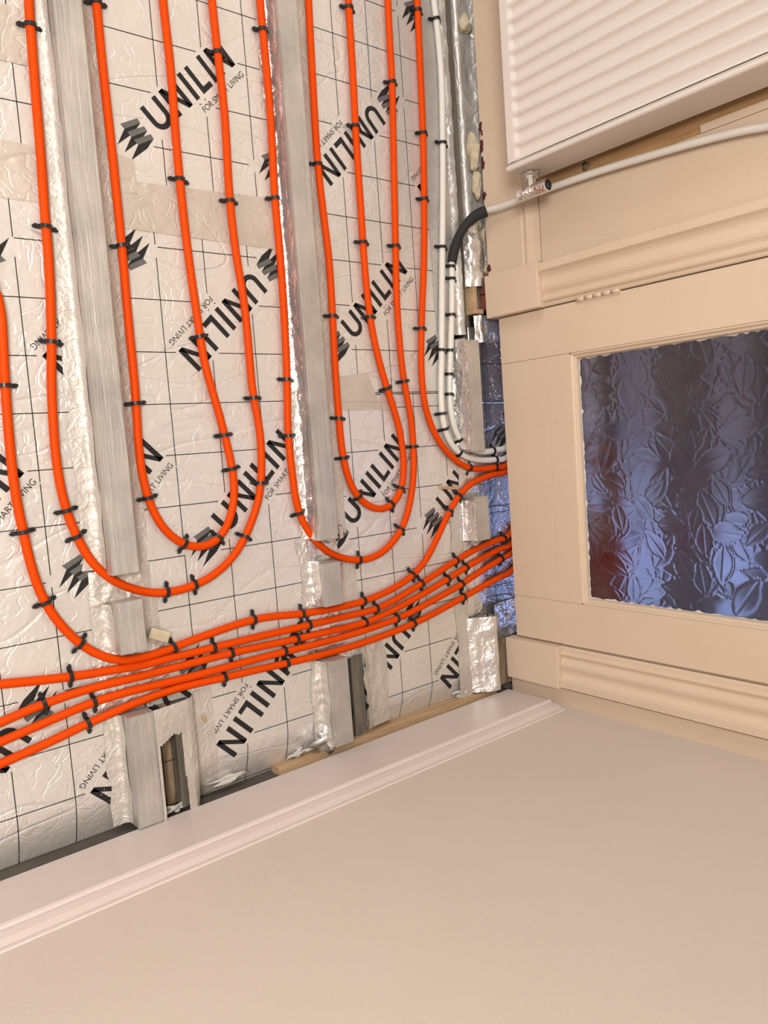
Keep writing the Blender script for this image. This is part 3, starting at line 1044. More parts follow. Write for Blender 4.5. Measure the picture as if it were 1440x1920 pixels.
tape('flat foil tape along the board edge beside the doorway joist', 0.16, 0.685,
     [(1.366, 0.0010), (1.388, 0.0013), (1.410, 0.0018)], 'tape_foil', 77, amp=0.0009, ragged=0.003, group='foil along the doorway')
tape('silver foil fold hanging over the corner below the doorway bundle', 0.478, 0.680,
     [(1.405, 0.0016), (1.425, 0.014), (1.448, 0.030), (1.462, 0.040), (1.4735, 0.044), (1.4765, 0.010)], 'shiny_foil', 78, amp=[0.001, 0.006, 0.008, 0.007, 0.004, 0.004], ragged=0.006, scale=20,
     group='foil along the doorway')
tape('blue-lit crushed foil under the door by the hinge side', -0.312, -0.242,
     [(1.488, 0.010), (1.500, 0.024), (1.520, 0.018), (1.560, 0.014), (1.620, 0.004)], 'shiny_foil', 79, amp=0.010, scale=30, group='foil under the door')
tape('blue-lit crushed foil under the door at the latch side', 0.455, 0.552,
     [(1.478, 0.026), (1.500, 0.014), (1.540, 0.010), (1.620, 0.004)], 'shiny_foil', 80, amp=0.010, scale=28, group='foil under the door')

# ------------------------------------------------------------------ pipes
R_PIPE = 0.0081
Z_PIPE = 0.0092
PIPES = {
 'L1o': [(-0.8149, 0.4487), (-0.7851, 0.4467), (-0.7552, 0.4456), (-0.7254, 0.4447), (-0.6955, 0.4437), (-0.6656, 0.4428), (-0.6357, 0.442), (-0.6059, 0.4413), (-0.576, 0.4406), (-0.5461, 0.4398), (-0.5162, 0.4388), (-0.4864, 0.4376), (-0.4565, 0.4364), (-0.4266, 0.4355), (-0.3968, 0.4349), (-0.3669, 0.4342), (-0.337, 0.4327), (-0.3072, 0.4307), (-0.2774, 0.4285), (-0.2476, 0.4263), (-0.2178, 0.4238), (-0.1881, 0.4205), (-0.1584, 0.4172), (-0.1286, 0.4147), (-0.0988, 0.4128), (-0.0689, 0.4112), (-0.0391, 0.4101), (-0.0092, 0.4099), (0.0207, 0.4111), (0.0504, 0.4137), (0.08, 0.4183), (0.109, 0.4251), (0.1376, 0.4341), (0.1651, 0.4455), (0.1906, 0.4611), (0.2127, 0.4811), (0.2309, 0.5048), (0.2451, 0.5311), (0.2551, 0.5592), (0.2599, 0.5886), (0.2597, 0.6185), (0.2556, 0.648), (0.2477, 0.6768), (0.2351, 0.7039), (0.2184, 0.7286), (0.1981, 0.7505), (0.1746, 0.769), (0.1492, 0.7847), (0.1228, 0.7986), (0.0951, 0.8099), (0.0662, 0.8173), (0.0367, 0.8218), (0.0069, 0.8245), (-0.023, 0.8255), (-0.0528, 0.8245), (-0.0826, 0.8216), (-0.1123, 0.8182), (-0.1421, 0.8163), (-0.172, 0.8159), (-0.2019, 0.8161), (-0.2317, 0.8161), (-0.2616, 0.8159), (-0.2915, 0.8151), (-0.3214, 0.8136), (-0.3511, 0.811), (-0.3809, 0.8081), (-0.4107, 0.8057), (-0.4405, 0.8041), (-0.4704, 0.803), (-0.5003, 0.8025), (-0.5302, 0.8025), (-0.56, 0.8031), (-0.5899, 0.8042), (-0.6198, 0.8055), (-0.6496, 0.8065), (-0.6795, 0.807), (-0.7094, 0.8067), (-0.7393, 0.8059), (-0.7691, 0.8047), (-0.799, 0.8037), (-0.8289, 0.8027), (-0.8588, 0.8019), (-0.8886, 0.8012), (-0.9185, 0.8006)],
 'L1i': [(-0.8493, 0.5655), (-0.8192, 0.5654), (-0.7892, 0.5653), (-0.7591, 0.5652), (-0.729, 0.5652), (-0.6989, 0.5654), (-0.6688, 0.5657), (-0.6388, 0.5661), (-0.6087, 0.5665), (-0.5786, 0.5668), (-0.5485, 0.567), (-0.5184, 0.5672), (-0.4883, 0.5673), (-0.4583, 0.5674), (-0.4282, 0.5675), (-0.3981, 0.5676), (-0.368, 0.5674), (-0.3379, 0.567), (-0.3079, 0.5665), (-0.2778, 0.5661), (-0.2477, 0.5659), (-0.2176, 0.5659), (-0.1875, 0.5659), (-0.1575, 0.5658), (-0.1274, 0.5653), (-0.0973, 0.5643), (-0.0673, 0.563), (-0.0372, 0.5619), (-0.0071, 0.5619), (0.0229, 0.5633), (0.0528, 0.5667), (0.0823, 0.5728), (0.1107, 0.5826), (0.1369, 0.5972), (0.159, 0.6175), (0.1749, 0.6429), (0.1806, 0.6722), (0.1734, 0.701), (0.1544, 0.7241), (0.1287, 0.7395), (0.1003, 0.7494), (0.0707, 0.754), (0.0406, 0.7542), (0.0107, 0.7511), (-0.019, 0.7465), (-0.0487, 0.7412), (-0.0782, 0.7356), (-0.1077, 0.7294), (-0.137, 0.7228), (-0.1664, 0.7167), (-0.1962, 0.7121), (-0.2261, 0.7094), (-0.2561, 0.7075), (-0.2862, 0.7057), (-0.3162, 0.7038), (-0.3462, 0.702), (-0.3763, 0.7004), (-0.4063, 0.6991), (-0.4364, 0.6981), (-0.4665, 0.6973), (-0.4965, 0.6967), (-0.5266, 0.6962), (-0.5567, 0.696), (-0.5868, 0.696), (-0.6169, 0.6963), (-0.6469, 0.6969), (-0.677, 0.6976), (-0.7071, 0.6982), (-0.7372, 0.6983), (-0.7672, 0.6981), (-0.7973, 0.6974), (-0.8274, 0.6966), (-0.8575, 0.6959), (-0.8875, 0.6954)],
 'L2o': [(-0.9519, 0.9139), (-0.9218, 0.9135), (-0.8917, 0.9139), (-0.8616, 0.9145), (-0.8315, 0.9151), (-0.8015, 0.9156), (-0.7714, 0.9159), (-0.7413, 0.9161), (-0.7112, 0.916), (-0.6811, 0.9155), (-0.651, 0.9146), (-0.621, 0.9134), (-0.5909, 0.9121), (-0.5609, 0.9111), (-0.5308, 0.9105), (-0.5007, 0.9105), (-0.4706, 0.9108), (-0.4405, 0.9111), (-0.4104, 0.9113), (-0.3803, 0.9112), (-0.3503, 0.9108), (-0.3202, 0.9103), (-0.2901, 0.9095), (-0.26, 0.9085), (-0.23, 0.9074), (-0.1999, 0.9061), (-0.1699, 0.9046), (-0.1398, 0.9026), (-0.1098, 0.9003), (-0.0798, 0.8978), (-0.0498, 0.8959), (-0.0198, 0.895), (0.0103, 0.8954), (0.0404, 0.8966), (0.0704, 0.8979), (0.1005, 0.9), (0.1301, 0.9049), (0.1587, 0.9142), (0.1852, 0.9283), (0.2094, 0.9461), (0.2304, 0.9676), (0.2468, 0.9928), (0.2585, 1.0205), (0.2662, 1.0495), (0.2692, 1.0794), (0.2659, 1.1092), (0.256, 1.1376), (0.2405, 1.1633), (0.2209, 1.1861), (0.1975, 1.2049), (0.1711, 1.2193), (0.143, 1.23), (0.1142, 1.2386), (0.0848, 1.2449), (0.0549, 1.2487), (0.0249, 1.2506), (-0.0052, 1.2513), (-0.0352, 1.2506), (-0.0652, 1.2482), (-0.095, 1.2438), (-0.1246, 1.2388), (-0.1545, 1.2348), (-0.1844, 1.2323), (-0.2145, 1.2308), (-0.2446, 1.2298), (-0.2746, 1.2294), (-0.3047, 1.2295), (-0.3348, 1.2301), (-0.3649, 1.2314), (-0.3949, 1.2333), (-0.4249, 1.2355), (-0.4549, 1.2376), (-0.4849, 1.2396), (-0.515, 1.2415), (-0.545, 1.2433), (-0.575, 1.2452), (-0.605, 1.247), (-0.6351, 1.2489), (-0.6651, 1.2508), (-0.6951, 1.2527), (-0.7251, 1.2548), (-0.7552, 1.2568), (-0.7852, 1.2587), (-0.8152, 1.2605), (-0.8453, 1.2618), (-0.8754, 1.2627), (-0.9054, 1.2632), (-0.9355, 1.2637), (-0.9656, 1.2644), (-0.9957, 1.2653), (-1.0257, 1.2662), (-1.0558, 1.267)],
 'L2i': [(-0.9883, 1.0376), (-0.9584, 1.0367), (-0.9285, 1.0357), (-0.8986, 1.0347), (-0.8687, 1.0338), (-0.8389, 1.033), (-0.809, 1.0321), (-0.7791, 1.0313), (-0.7492, 1.0304), (-0.7193, 1.0296), (-0.6894, 1.0289), (-0.6595, 1.0285), (-0.6296, 1.0285), (-0.5997, 1.0292), (-0.5698, 1.0303), (-0.54, 1.0319), (-0.5101, 1.0336), (-0.4803, 1.0356), (-0.4504, 1.0374), (-0.4205, 1.0386), (-0.3906, 1.0389), (-0.3607, 1.0386), (-0.3308, 1.038), (-0.3009, 1.0372), (-0.2711, 1.0363), (-0.2412, 1.0352), (-0.2113, 1.0342), (-0.1814, 1.0334), (-0.1515, 1.033), (-0.1216, 1.0328), (-0.0917, 1.0329), (-0.0618, 1.0331), (-0.0319, 1.0333), (-0.002, 1.0343), (0.0278, 1.0372), (0.0572, 1.0425), (0.0858, 1.051), (0.1121, 1.065), (0.1342, 1.0851), (0.1497, 1.1105), (0.1563, 1.1395), (0.1497, 1.1683), (0.1309, 1.1912), (0.1051, 1.206), (0.0762, 1.2136), (0.0465, 1.2165), (0.0166, 1.2159), (-0.0131, 1.2126), (-0.0425, 1.2069), (-0.0713, 1.199), (-0.0998, 1.1899), (-0.1283, 1.1807), (-0.1569, 1.1721), (-0.1857, 1.1642), (-0.2148, 1.1573), (-0.2442, 1.1516), (-0.2738, 1.1472), (-0.3035, 1.144), (-0.3333, 1.1419), (-0.3632, 1.1406), (-0.3931, 1.1398), (-0.423, 1.1394), (-0.4529, 1.1393), (-0.4828, 1.1396), (-0.5127, 1.1401), (-0.5426, 1.1405), (-0.5725, 1.1406), (-0.6024, 1.1407), (-0.6323, 1.1409), (-0.6622, 1.1411), (-0.6921, 1.1415), (-0.722, 1.1422), (-0.7519, 1.1431), (-0.7818, 1.144), (-0.8117, 1.1448), (-0.8416, 1.1454), (-0.8715, 1.146), (-0.9014, 1.1464), (-0.9313, 1.1469), (-0.9612, 1.1473), (-0.9911, 1.1479), (-1.021, 1.1486)],
 'Pf': [(-1.0836, 1.3615), (-1.0539, 1.3608), (-1.0241, 1.36), (-0.9943, 1.3592), (-0.9646, 1.3584), (-0.9348, 1.3576), (-0.9051, 1.3567), (-0.8753, 1.3559), (-0.8456, 1.3551), (-0.8158, 1.3543), (-0.7861, 1.3534), (-0.7563, 1.3522), (-0.7266, 1.3507), (-0.6969, 1.349), (-0.6672, 1.3471), (-0.6375, 1.345), (-0.6078, 1.3427), (-0.5781, 1.3404), (-0.5484, 1.338), (-0.5188, 1.3355), (-0.4891, 1.3327), (-0.4595, 1.3296), (-0.43, 1.3261), (-0.4005, 1.3221), (-0.371, 1.3179), (-0.3416, 1.3135), (-0.3121, 1.3093), (-0.2826, 1.3053), (-0.2531, 1.3017), (-0.2235, 1.2984), (-0.1938, 1.2959), (-0.1641, 1.2946), (-0.1343, 1.2947), (-0.1046, 1.2966), (-0.0753, 1.3016), (-0.0469, 1.3104), (-0.0198, 1.3227), (0.0054, 1.3385), (0.0282, 1.3576), (0.0482, 1.3796), (0.0654, 1.4039), (0.0781, 1.4307), (0.0855, 1.4595), (0.0881, 1.4892), (0.0883, 1.5189), (0.0873, 1.5487), (0.0861, 1.5784)],
 'Pa': [(-0.3232, 0.339), (-0.2934, 0.3438), (-0.2633, 0.3462), (-0.2331, 0.3453), (-0.2029, 0.3434), (-0.1727, 0.3416), (-0.1425, 0.34), (-0.1123, 0.3387), (-0.0821, 0.3376), (-0.0519, 0.3368), (-0.0217, 0.3362), (0.0085, 0.3361), (0.0387, 0.3368), (0.0689, 0.3385), (0.099, 0.3411), (0.1291, 0.3439), (0.1592, 0.3473), (0.189, 0.3521), (0.2185, 0.3589), (0.2471, 0.3686), (0.2742, 0.3819), (0.2998, 0.3979), (0.3236, 0.4166), (0.3444, 0.4384), (0.3612, 0.4635), (0.3717, 0.4917), (0.3748, 0.5217), (0.3745, 0.5519), (0.3718, 0.582), (0.3675, 0.6119), (0.3636, 0.6419), (0.36, 0.6719), (0.3566, 0.702), (0.3537, 0.7321), (0.352, 0.7622), (0.3522, 0.7924), (0.3544, 0.8226), (0.3578, 0.8526), (0.3612, 0.8827), (0.3639, 0.9128), (0.3658, 0.9429), (0.367, 0.9731), (0.3676, 1.0034), (0.3676, 1.0336), (0.3662, 1.0638), (0.3632, 1.0939), (0.3587, 1.1237), (0.3526, 1.1533), (0.3446, 1.1825), (0.3342, 1.2109), (0.3203, 1.2377), (0.3027, 1.2622), (0.2816, 1.2838), (0.2584, 1.3032), (0.2346, 1.3218), (0.2107, 1.3403), (0.1873, 1.3595), (0.1654, 1.3803), (0.146, 1.4034), (0.1303, 1.4292), (0.1193, 1.4573), (0.1126, 1.4868), (0.1083, 1.5167), (0.1055, 1.5468), (0.1035, 1.577)],
 'Pb': [(0.3604, 0.2532), (0.3648, 0.2831), (0.3691, 0.3131), (0.3734, 0.3431), (0.3773, 0.3732), (0.3806, 0.4033), (0.3834, 0.4335), (0.3856, 0.4637), (0.3881, 0.4939), (0.3904, 0.5241), (0.3903, 0.5544), (0.3897, 0.5847), (0.3898, 0.615), (0.3898, 0.6453), (0.3899, 0.6756), (0.3899, 0.7058), (0.3899, 0.7361), (0.39, 0.7664), (0.3902, 0.7967), (0.3905, 0.827), (0.3909, 0.8573), (0.3912, 0.8876), (0.3914, 0.9179), (0.3916, 0.9482), (0.3916, 0.9785), (0.3918, 1.0088), (0.3923, 1.0391), (0.3925, 1.0694), (0.3909, 1.0997), (0.3867, 1.1297), (0.3803, 1.1593), (0.3726, 1.1886), (0.3643, 1.2177), (0.3557, 1.2468), (0.3468, 1.2757), (0.3375, 1.3046), (0.3282, 1.3334), (0.3193, 1.3624), (0.3112, 1.3916), (0.3039, 1.421), (0.2975, 1.4506), (0.2922, 1.4804), (0.2879, 1.5104), (0.2842, 1.5405), (0.2806, 1.5706)],
 'Pc': [(0.4345, 0.2452), (0.4289, 0.2747), (0.4232, 0.3042), (0.4182, 0.3338), (0.4144, 0.3636), (0.4117, 0.3935), (0.4101, 0.4235), (0.4098, 0.4535), (0.4103, 0.4835), (0.4107, 0.5135), (0.4107, 0.5436), (0.4105, 0.5736), (0.4103, 0.6036), (0.4101, 0.6336), (0.4098, 0.6637), (0.4098, 0.6937), (0.4101, 0.7237), (0.4109, 0.7537), (0.4119, 0.7837), (0.4131, 0.8138), (0.4142, 0.8438), (0.4152, 0.8738), (0.416, 0.9038), (0.4165, 0.9338), (0.417, 0.9638), (0.4175, 0.9939), (0.418, 1.0239), (0.4174, 1.0539), (0.4151, 1.0838), (0.4111, 1.1136), (0.406, 1.1432), (0.4002, 1.1726), (0.3939, 1.202), (0.3872, 1.2313), (0.3801, 1.2604), (0.3726, 1.2895), (0.3649, 1.3186), (0.3569, 1.3475), (0.3486, 1.3764), (0.3403, 1.4052), (0.3326, 1.4342), (0.3255, 1.4634), (0.3192, 1.4928), (0.3138, 1.5223), (0.309, 1.552), (0.3044, 1.5816)],
 'Pd': [(0.4671, 0.2417), (0.4621, 0.2713), (0.4571, 0.301), (0.4522, 0.3306), (0.4472, 0.3602), (0.4422, 0.3899), (0.438, 0.4196), (0.4355, 0.4496), (0.4344, 0.4796), (0.4344, 0.5097), (0.4351, 0.5397), (0.436, 0.5698), (0.4366, 0.5998), (0.4368, 0.6299), (0.4368, 0.6599), (0.4366, 0.69), (0.4365, 0.72), (0.4364, 0.7501), (0.4363, 0.7801), (0.4363, 0.8102), (0.4364, 0.8402), (0.4368, 0.8703), (0.4373, 0.9003), (0.4377, 0.9304), (0.4379, 0.9604), (0.4375, 0.9905), (0.4367, 1.0205), (0.4356, 1.0506), (0.4341, 1.0806), (0.4322, 1.1106), (0.4297, 1.1405), (0.4263, 1.1704), (0.4218, 1.2001), (0.4163, 1.2296), (0.4101, 1.259), (0.4038, 1.2884), (0.3974, 1.3178), (0.3907, 1.3471), (0.3834, 1.3762), (0.3754, 1.4052), (0.3669, 1.434), (0.3585, 1.4629), (0.3506, 1.4919), (0.343, 1.521), (0.3359, 1.5502), (0.3294, 1.5795)],
 'Pe': [(0.5051, 0.2376), (0.5, 0.2671), (0.4953, 0.2968), (0.4905, 0.3264), (0.4851, 0.3559), (0.479, 0.3853), (0.4732, 0.4147), (0.4682, 0.4442), (0.4637, 0.4739), (0.4599, 0.5036), (0.4566, 0.5335), (0.4542, 0.5634), (0.4531, 0.5933), (0.4535, 0.6233), (0.4548, 0.6533), (0.4563, 0.6832), (0.4574, 0.7132), (0.4583, 0.7432), (0.4593, 0.7732), (0.4606, 0.8031), (0.4619, 0.8331), (0.463, 0.8631), (0.4641, 0.893), (0.465, 0.923), (0.4656, 0.953), (0.4657, 0.983), (0.4652, 1.013), (0.4641, 1.043), (0.4627, 1.0729), (0.4609, 1.1028), (0.4587, 1.1328), (0.456, 1.1626), (0.4529, 1.1925), (0.449, 1.2222), (0.4444, 1.2518), (0.4391, 1.2814), (0.4331, 1.3108), (0.4269, 1.3401), (0.4207, 1.3694), (0.4145, 1.3988), (0.4083, 1.4281), (0.4021, 1.4575), (0.3961, 1.4869), (0.3904, 1.5163), (0.3849, 1.5458), (0.3794, 1.5753)],
 'W1': [(-1.1001, 1.4173), (-1.0703, 1.4182), (-1.0407, 1.4206), (-1.0111, 1.4231), (-0.9814, 1.4251), (-0.9517, 1.4265), (-0.9219, 1.4271), (-0.8922, 1.4269), (-0.8625, 1.4259), (-0.8328, 1.4243), (-0.8031, 1.4224), (-0.7734, 1.4202), (-0.7438, 1.418), (-0.7141, 1.4157), (-0.6845, 1.4133), (-0.6548, 1.4107), (-0.6252, 1.408), (-0.5956, 1.4052), (-0.566, 1.4023), (-0.5364, 1.3993), (-0.5068, 1.3961), (-0.4773, 1.3929), (-0.4477, 1.3899), (-0.4181, 1.3869), (-0.3885, 1.384), (-0.3589, 1.3812), (-0.3293, 1.3784), (-0.2997, 1.3756), (-0.2701, 1.3727), (-0.2404, 1.3698), (-0.2109, 1.3668), (-0.1813, 1.3635), (-0.1518, 1.36), (-0.1222, 1.3571), (-0.0925, 1.3554), (-0.0627, 1.3556), (-0.0333, 1.3593), (-0.005, 1.3684), (0.02, 1.3843), (0.0398, 1.4063), (0.0528, 1.433), (0.0608, 1.4616), (0.0652, 1.491), (0.067, 1.5207), (0.067, 1.5504), (0.0659, 1.5802)],
 'W2': [(-0.4416, 1.4229), (-0.4114, 1.4204), (-0.3812, 1.4178), (-0.351, 1.4151), (-0.3209, 1.4119), (-0.2908, 1.4083), (-0.2608, 1.4043), (-0.2308, 1.4003), (-0.2008, 1.3962), (-0.1707, 1.3922), (-0.1407, 1.3887), (-0.1104, 1.3864), (-0.0802, 1.3862), (-0.0501, 1.3893), (-0.0209, 1.3974), (0.0054, 1.4121), (0.0254, 1.4346), (0.0373, 1.4623), (0.0425, 1.4921), (0.0434, 1.5224), (0.0409, 1.5526), (0.0369, 1.5826)],
}
CLIPS = {
 'L1o': [(-0.755, 0.4455), (-0.419, 0.4353), (-0.2154, 0.4235), (0.0834, 0.4189), (0.1297, 0.4314), (0.2598, 0.5854), (0.2562, 0.6448), (0.1728, 0.7703), (0.064, 0.8178), (-0.115, 0.8179), (-0.5105, 0.8024), (-0.7985, 0.8037)],
 'L1i': [(-0.8254, 0.5655), (-0.3941, 0.5676), (-0.1066, 0.5647), (0.0723, 0.5703), (0.1694, 0.6318), (0.1699, 0.7074), (0.0304, 0.7534), (-0.0406, 0.7427), (-0.241, 0.7084), (-0.5402, 0.6961)],
 'L2o': [(-0.8681, 0.9144), (-0.5328, 0.9105), (-0.1497, 0.9033), (-0.0303, 0.8951), (0.1364, 0.9064), (0.2678, 1.059), (0.2112, 1.1949), (0.0195, 1.2508), (-0.1469, 1.2357), (-0.4697, 1.2386), (-0.8403, 1.2616)],
 'L2i': [(-0.6172, 1.0287), (-0.2942, 1.037), (-0.0667, 1.033), (0.0288, 1.0373), (0.1172, 1.0686), (0.149, 1.17), (0.1161, 1.2011), (-0.1274, 1.181), (-0.2908, 1.1452), (-0.4582, 1.1393), (-0.7217, 1.1422), (-0.985, 1.1477)],
 'Pf': [(-1.0355, 1.3603), (-0.7469, 1.3518), (-0.5909, 1.3414), (-0.2684, 1.3036), (0.0798, 1.4354), (0.0875, 1.5424)],
 'Pa': [(-0.1446, 0.3401), (0.1065, 0.3417), (0.2358, 0.3643), (0.327, 0.4196), (0.37, 0.5945), (0.3518, 0.773), (0.3622, 0.8922), (0.3665, 1.0595), (0.3292, 1.2217), (0.1848, 1.3617), (0.1517, 1.3959)],
 'Pb': [(0.3799, 0.396), (0.3899, 0.6719), (0.3914, 0.9121), (0.3905, 1.1041), (0.3566, 1.2439), (0.3171, 1.37), (0.2821, 1.5586)],
 'Pc': [(0.4174, 0.3393), (0.4099, 0.7096), (0.4153, 0.877), (0.4165, 1.0682), (0.3599, 1.337), (0.3401, 1.406)],
 'Pd': [(0.4369, 0.4307), (0.4364, 0.8376), (0.4276, 1.1604), (0.3817, 1.3829), (0.3372, 1.5445)],
 'Pe': [(0.4731, 0.4155), (0.4566, 0.6912), (0.4625, 0.8478), (0.4509, 1.2087), (0.4171, 1.3862)],
 'W1': [(-1.0285, 1.4217), (-0.7295, 1.4169), (-0.4791, 1.3931), (-0.2168, 1.3674), (-0.0618, 1.3556), (-0.0267, 1.3608), (0.0396, 1.406), (0.0671, 1.5443)],
 'W2': [(-0.4295, 1.4219), (-0.4055, 1.4199), (-0.3093, 1.4106), (-0.2256, 1.3996), (-0.1657, 1.3915), (-0.1057, 1.3862), (0.0077, 1.4138), (0.0233, 1.4311), (0.0427, 1.5347)],
}

EXTRA = {   # how each run goes on under the door into the hall
    'Pf': [(0.044, 1.66), (0.038, 1.8), (0.045, 1.96), (0.09, 2.06), (0.22, 2.10), (0.6, 2.10), (1.4, 2.10)],
    'Pa': [(0.070, 1.66), (0.074, 1.8), (0.090, 1.94), (0.14, 2.03), (0.26, 2.06), (0.6, 2.06), (1.4, 2.06)],
    'Pb': [(0.226, 1.66), (0.216, 1.80), (0.226, 1.92), (0.29, 2.00), (0.42, 2.02), (0.8, 2.02), (1.4, 2.02)],
    'Pc': [(0.250, 1.68), (0.252, 1.80), (0.270, 1.90), (0.33, 1.965), (0.46, 1.98), (0.8, 1.98), (1.4, 1.98)],
    'Pd': [(0.280, 1.68), (0.288, 1.80), (0.315, 1.88), (0.38, 1.925), (0.48, 1.94), (0.8, 1.94), (1.4, 1.94)],
    'Pe': [(0.330, 1.68), (0.345, 1.78), (0.38, 1.85), (0.43, 1.885), (0.50, 1.90), (0.8, 1.90), (1.4, 1.90)],
    'W1': [(0.026, 1.68), (0.010, 1.80), (-0.10, 1.93), (-0.5, 1.97)],
    'W2': [(-0.004, 1.66), (-0.03, 1.75), (-0.12, 1.84), (-0.5, 1.88)],
}
NAMES = {
    'L1o': ('orange_pipe', 'outer orange pipe loop on the left, round the left joist'),
    'L1i': ('orange_pipe', 'inner orange pipe loop on the left, ending in a tight bend'),
    'L2o': ('orange_pipe', 'outer orange pipe loop on the right, round the middle joist'),
    'L2i': ('orange_pipe', 'inner orange pipe loop on the right, ending in a tight bend'),
    'Pf': ('orange_pipe', 'orange pipe beside the white pipe, bending under the door'),
    'Pa': ('orange_pipe', 'orange pipe from the left edge along the bundle top and up to the door'),
    'Pb': ('orange_pipe', 'second orange pipe from the top of the four-pipe bundle at the left edge side'),
    'Pc': ('orange_pipe', 'middle orange pipe of the bundle crossing both joists'),
    'Pd': ('orange_pipe', 'orange pipe second from the bottom of the bundle crossing both joists'),
    'Pe': ('orange_pipe', 'lowest orange pipe of the bundle, nearest the right-hand skirting'),
    'W1': ('white_pipe', 'white pipe running the whole length of the door wall'),
    'W2': ('white_pipe', 'white pipe rising in a black sleeve to the radiator wall'),
}
NAMES['Pb'] = ('orange_pipe', 'uppermost of the four orange bundle pipes that start at the left edge')
ROUTES = {
    'L1o': 'outer left pipe loop', 'L1i': 'inner left pipe loop', 'L2o': 'outer right pipe loop', 'L2i': 'inner right pipe loop',
    'Pf': 'orange pipe next to the white pipe', 'Pa': 'pipe from left edge to door', 'Pb': 'top bundle pipe',
    'Pc': 'second bundle pipe', 'Pd': 'third bundle pipe', 'Pe': 'lowest bundle pipe',
    'W1': 'long white pipe', 'W2': 'white pipe with the black sleeve'}
ORD = ['first', 'second', 'third', 'fourth', 'fifth', 'sixth', 'seventh', 'eighth', 'ninth', 'tenth', 'eleventh', 'twelfth']
SLEEVE = [(-0.442, 1.423, Z_PIPE), (-0.475, 1.432, 0.0125), (-0.512, 1.446, 0.021), (-0.540, 1.465, 0.034), (-0.558, 1.487, 0.045), (-0.566, 1.5045, 0.062)]
RISER = [(-0.564, 1.508, 0.095), (-0.563, 1.508, 0.148), (-0.565, 1.510, 0.258), (-0.562, 1.512, 0.396), (-0.555, 1.512, 0.514), (-0.551, 1.512, 0.575),
         (-0.545, 1.513, 0.650), (-0.537, 1.513, 0.719), (-0.529, 1.514, 0.766), (-0.50, 1.514, 0.95), (-0.48, 1.514, 1.2)]
PATHS = {}
for k, pts in PIPES.items():
    pts = list(pts)
    if pts[0][0] < -0.7:
        d = np.subtract(pts[0], pts[2])
        d /= np.linalg.norm(d)
        pts = [tuple(np.array(pts[0]) + d * s) for s in (0.7, 0.35, 0.1)] + pts
    if pts[-1][0] < -0.7:
        d = np.subtract(pts[-1], pts[-3])
        d /= np.linalg.norm(d)
        pts = pts + [tuple(np.array(pts[-1]) + d * s) for s in (0.1, 0.35, 0.7)]
    if k in ('Pa', 'Pb', 'Pc', 'Pd', 'Pe'):
        d = np.subtract(pts[0], pts[2])
        d /= np.linalg.norm(d)
        head = [(-1.6, 0.335), (-1.0, 0.335), (-0.7, 0.336), (-0.5, 0.340)] if k == 'Pa' else [tuple(np.array(pts[0]) + d * s) for s in (0.22, 0.08)]
        pts = head + pts
    if k in EXTRA:
        pts = [p for p in pts if p[1] < 1.60 or k not in EXTRA] + EXTRA[k]
    p3 = [(x, y, Z_PIPE) for x, y in pts]
    if k == 'W2':
        p3 = [p for p in p3 if p[0] > -0.43 or p[1] > 1.6]
        p3 = RISER[::-1] + SLEEVE[::-1] + p3
    PATHS[k] = catmull(p3, 0.010)
    nm, lab = NAMES[k]
    root = tag(empty(nm, (0, 0, 0)), lab, 'pipe', 'orange heating pipes' if nm == 'orange_pipe' else 'white water pipes')
    tube('pipe_wall', PATHS[k], R_PIPE, 'orange_pipe' if nm == 'orange_pipe' else 'white_pipe', root)
    if k == 'W2':
        sl = catmull(SLEEVE, 0.006)
        n = len(sl)
        rr = 0.0118 + 0.0012 * np.sin(np.linspace(0, 9, n)) * 0.6 + 0.0022 * np.clip(np.linspace(-1.6, 1, n), 0, 1)
        s_ = tube('sleeve', sl, rr, 'black_foam', root, 20)
        s_['label'] = 'black foam sleeve round the bend'
    if k in ('L1o', 'L1i', 'L2o', 'Pa'):
        # printed line of dots along the flank of the pipe
        pa = PATHS[k]
        vs, fs = [], []
        rr = random.Random(k)
        tn = np.gradient(pa, axis=0)
        tn /= np.linalg.norm(tn, axis=1)[:, None]
        i = 3
        seg = pa[:, 0]
        while i < len(pa) - 3:
            if (0.35 > seg[i] > -0.95) and (int(seg[i] * 3.1 + 7) % 2 == 0):
                for q in range(2):
                    t0 = pa[i] + (pa[i + 1] - pa[i]) * (q * 0.5 + rr.uniform(0, 0.15))
                    t1 = t0 + tn[i] * rr.uniform(0.0012, 0.0032)
                    side = np.cross(tn[i], (0, 0, 1.0))
                    side /= np.linalg.norm(side)
                    if side[1] > 0:
                        side = -side
                    for (ang) in (38,):
                        a0, a1 = math.radians(ang - 2.6), math.radians(ang + 2.6)
                        rad = R_PIPE + 0.00008
                        o0 = side * math.cos(a0) * rad + np.array([0, 0, 1]) * math.sin(a0) * rad
                        o1 = side * math.cos(a1) * rad + np.array([0, 0, 1]) * math.sin(a1) * rad
                        b0 = len(vs)
                        vs += [t0 + o0, t1 + o0, t1 + o1, t0 + o1]
                        fs.append((b0, b0 + 1, b0 + 2, b0 + 3))
            i += 1
        if fs:
            mk = pyobj('printed_marking', vs, fs, 'print_black', root)
            mk['kind'] = 'stuff'

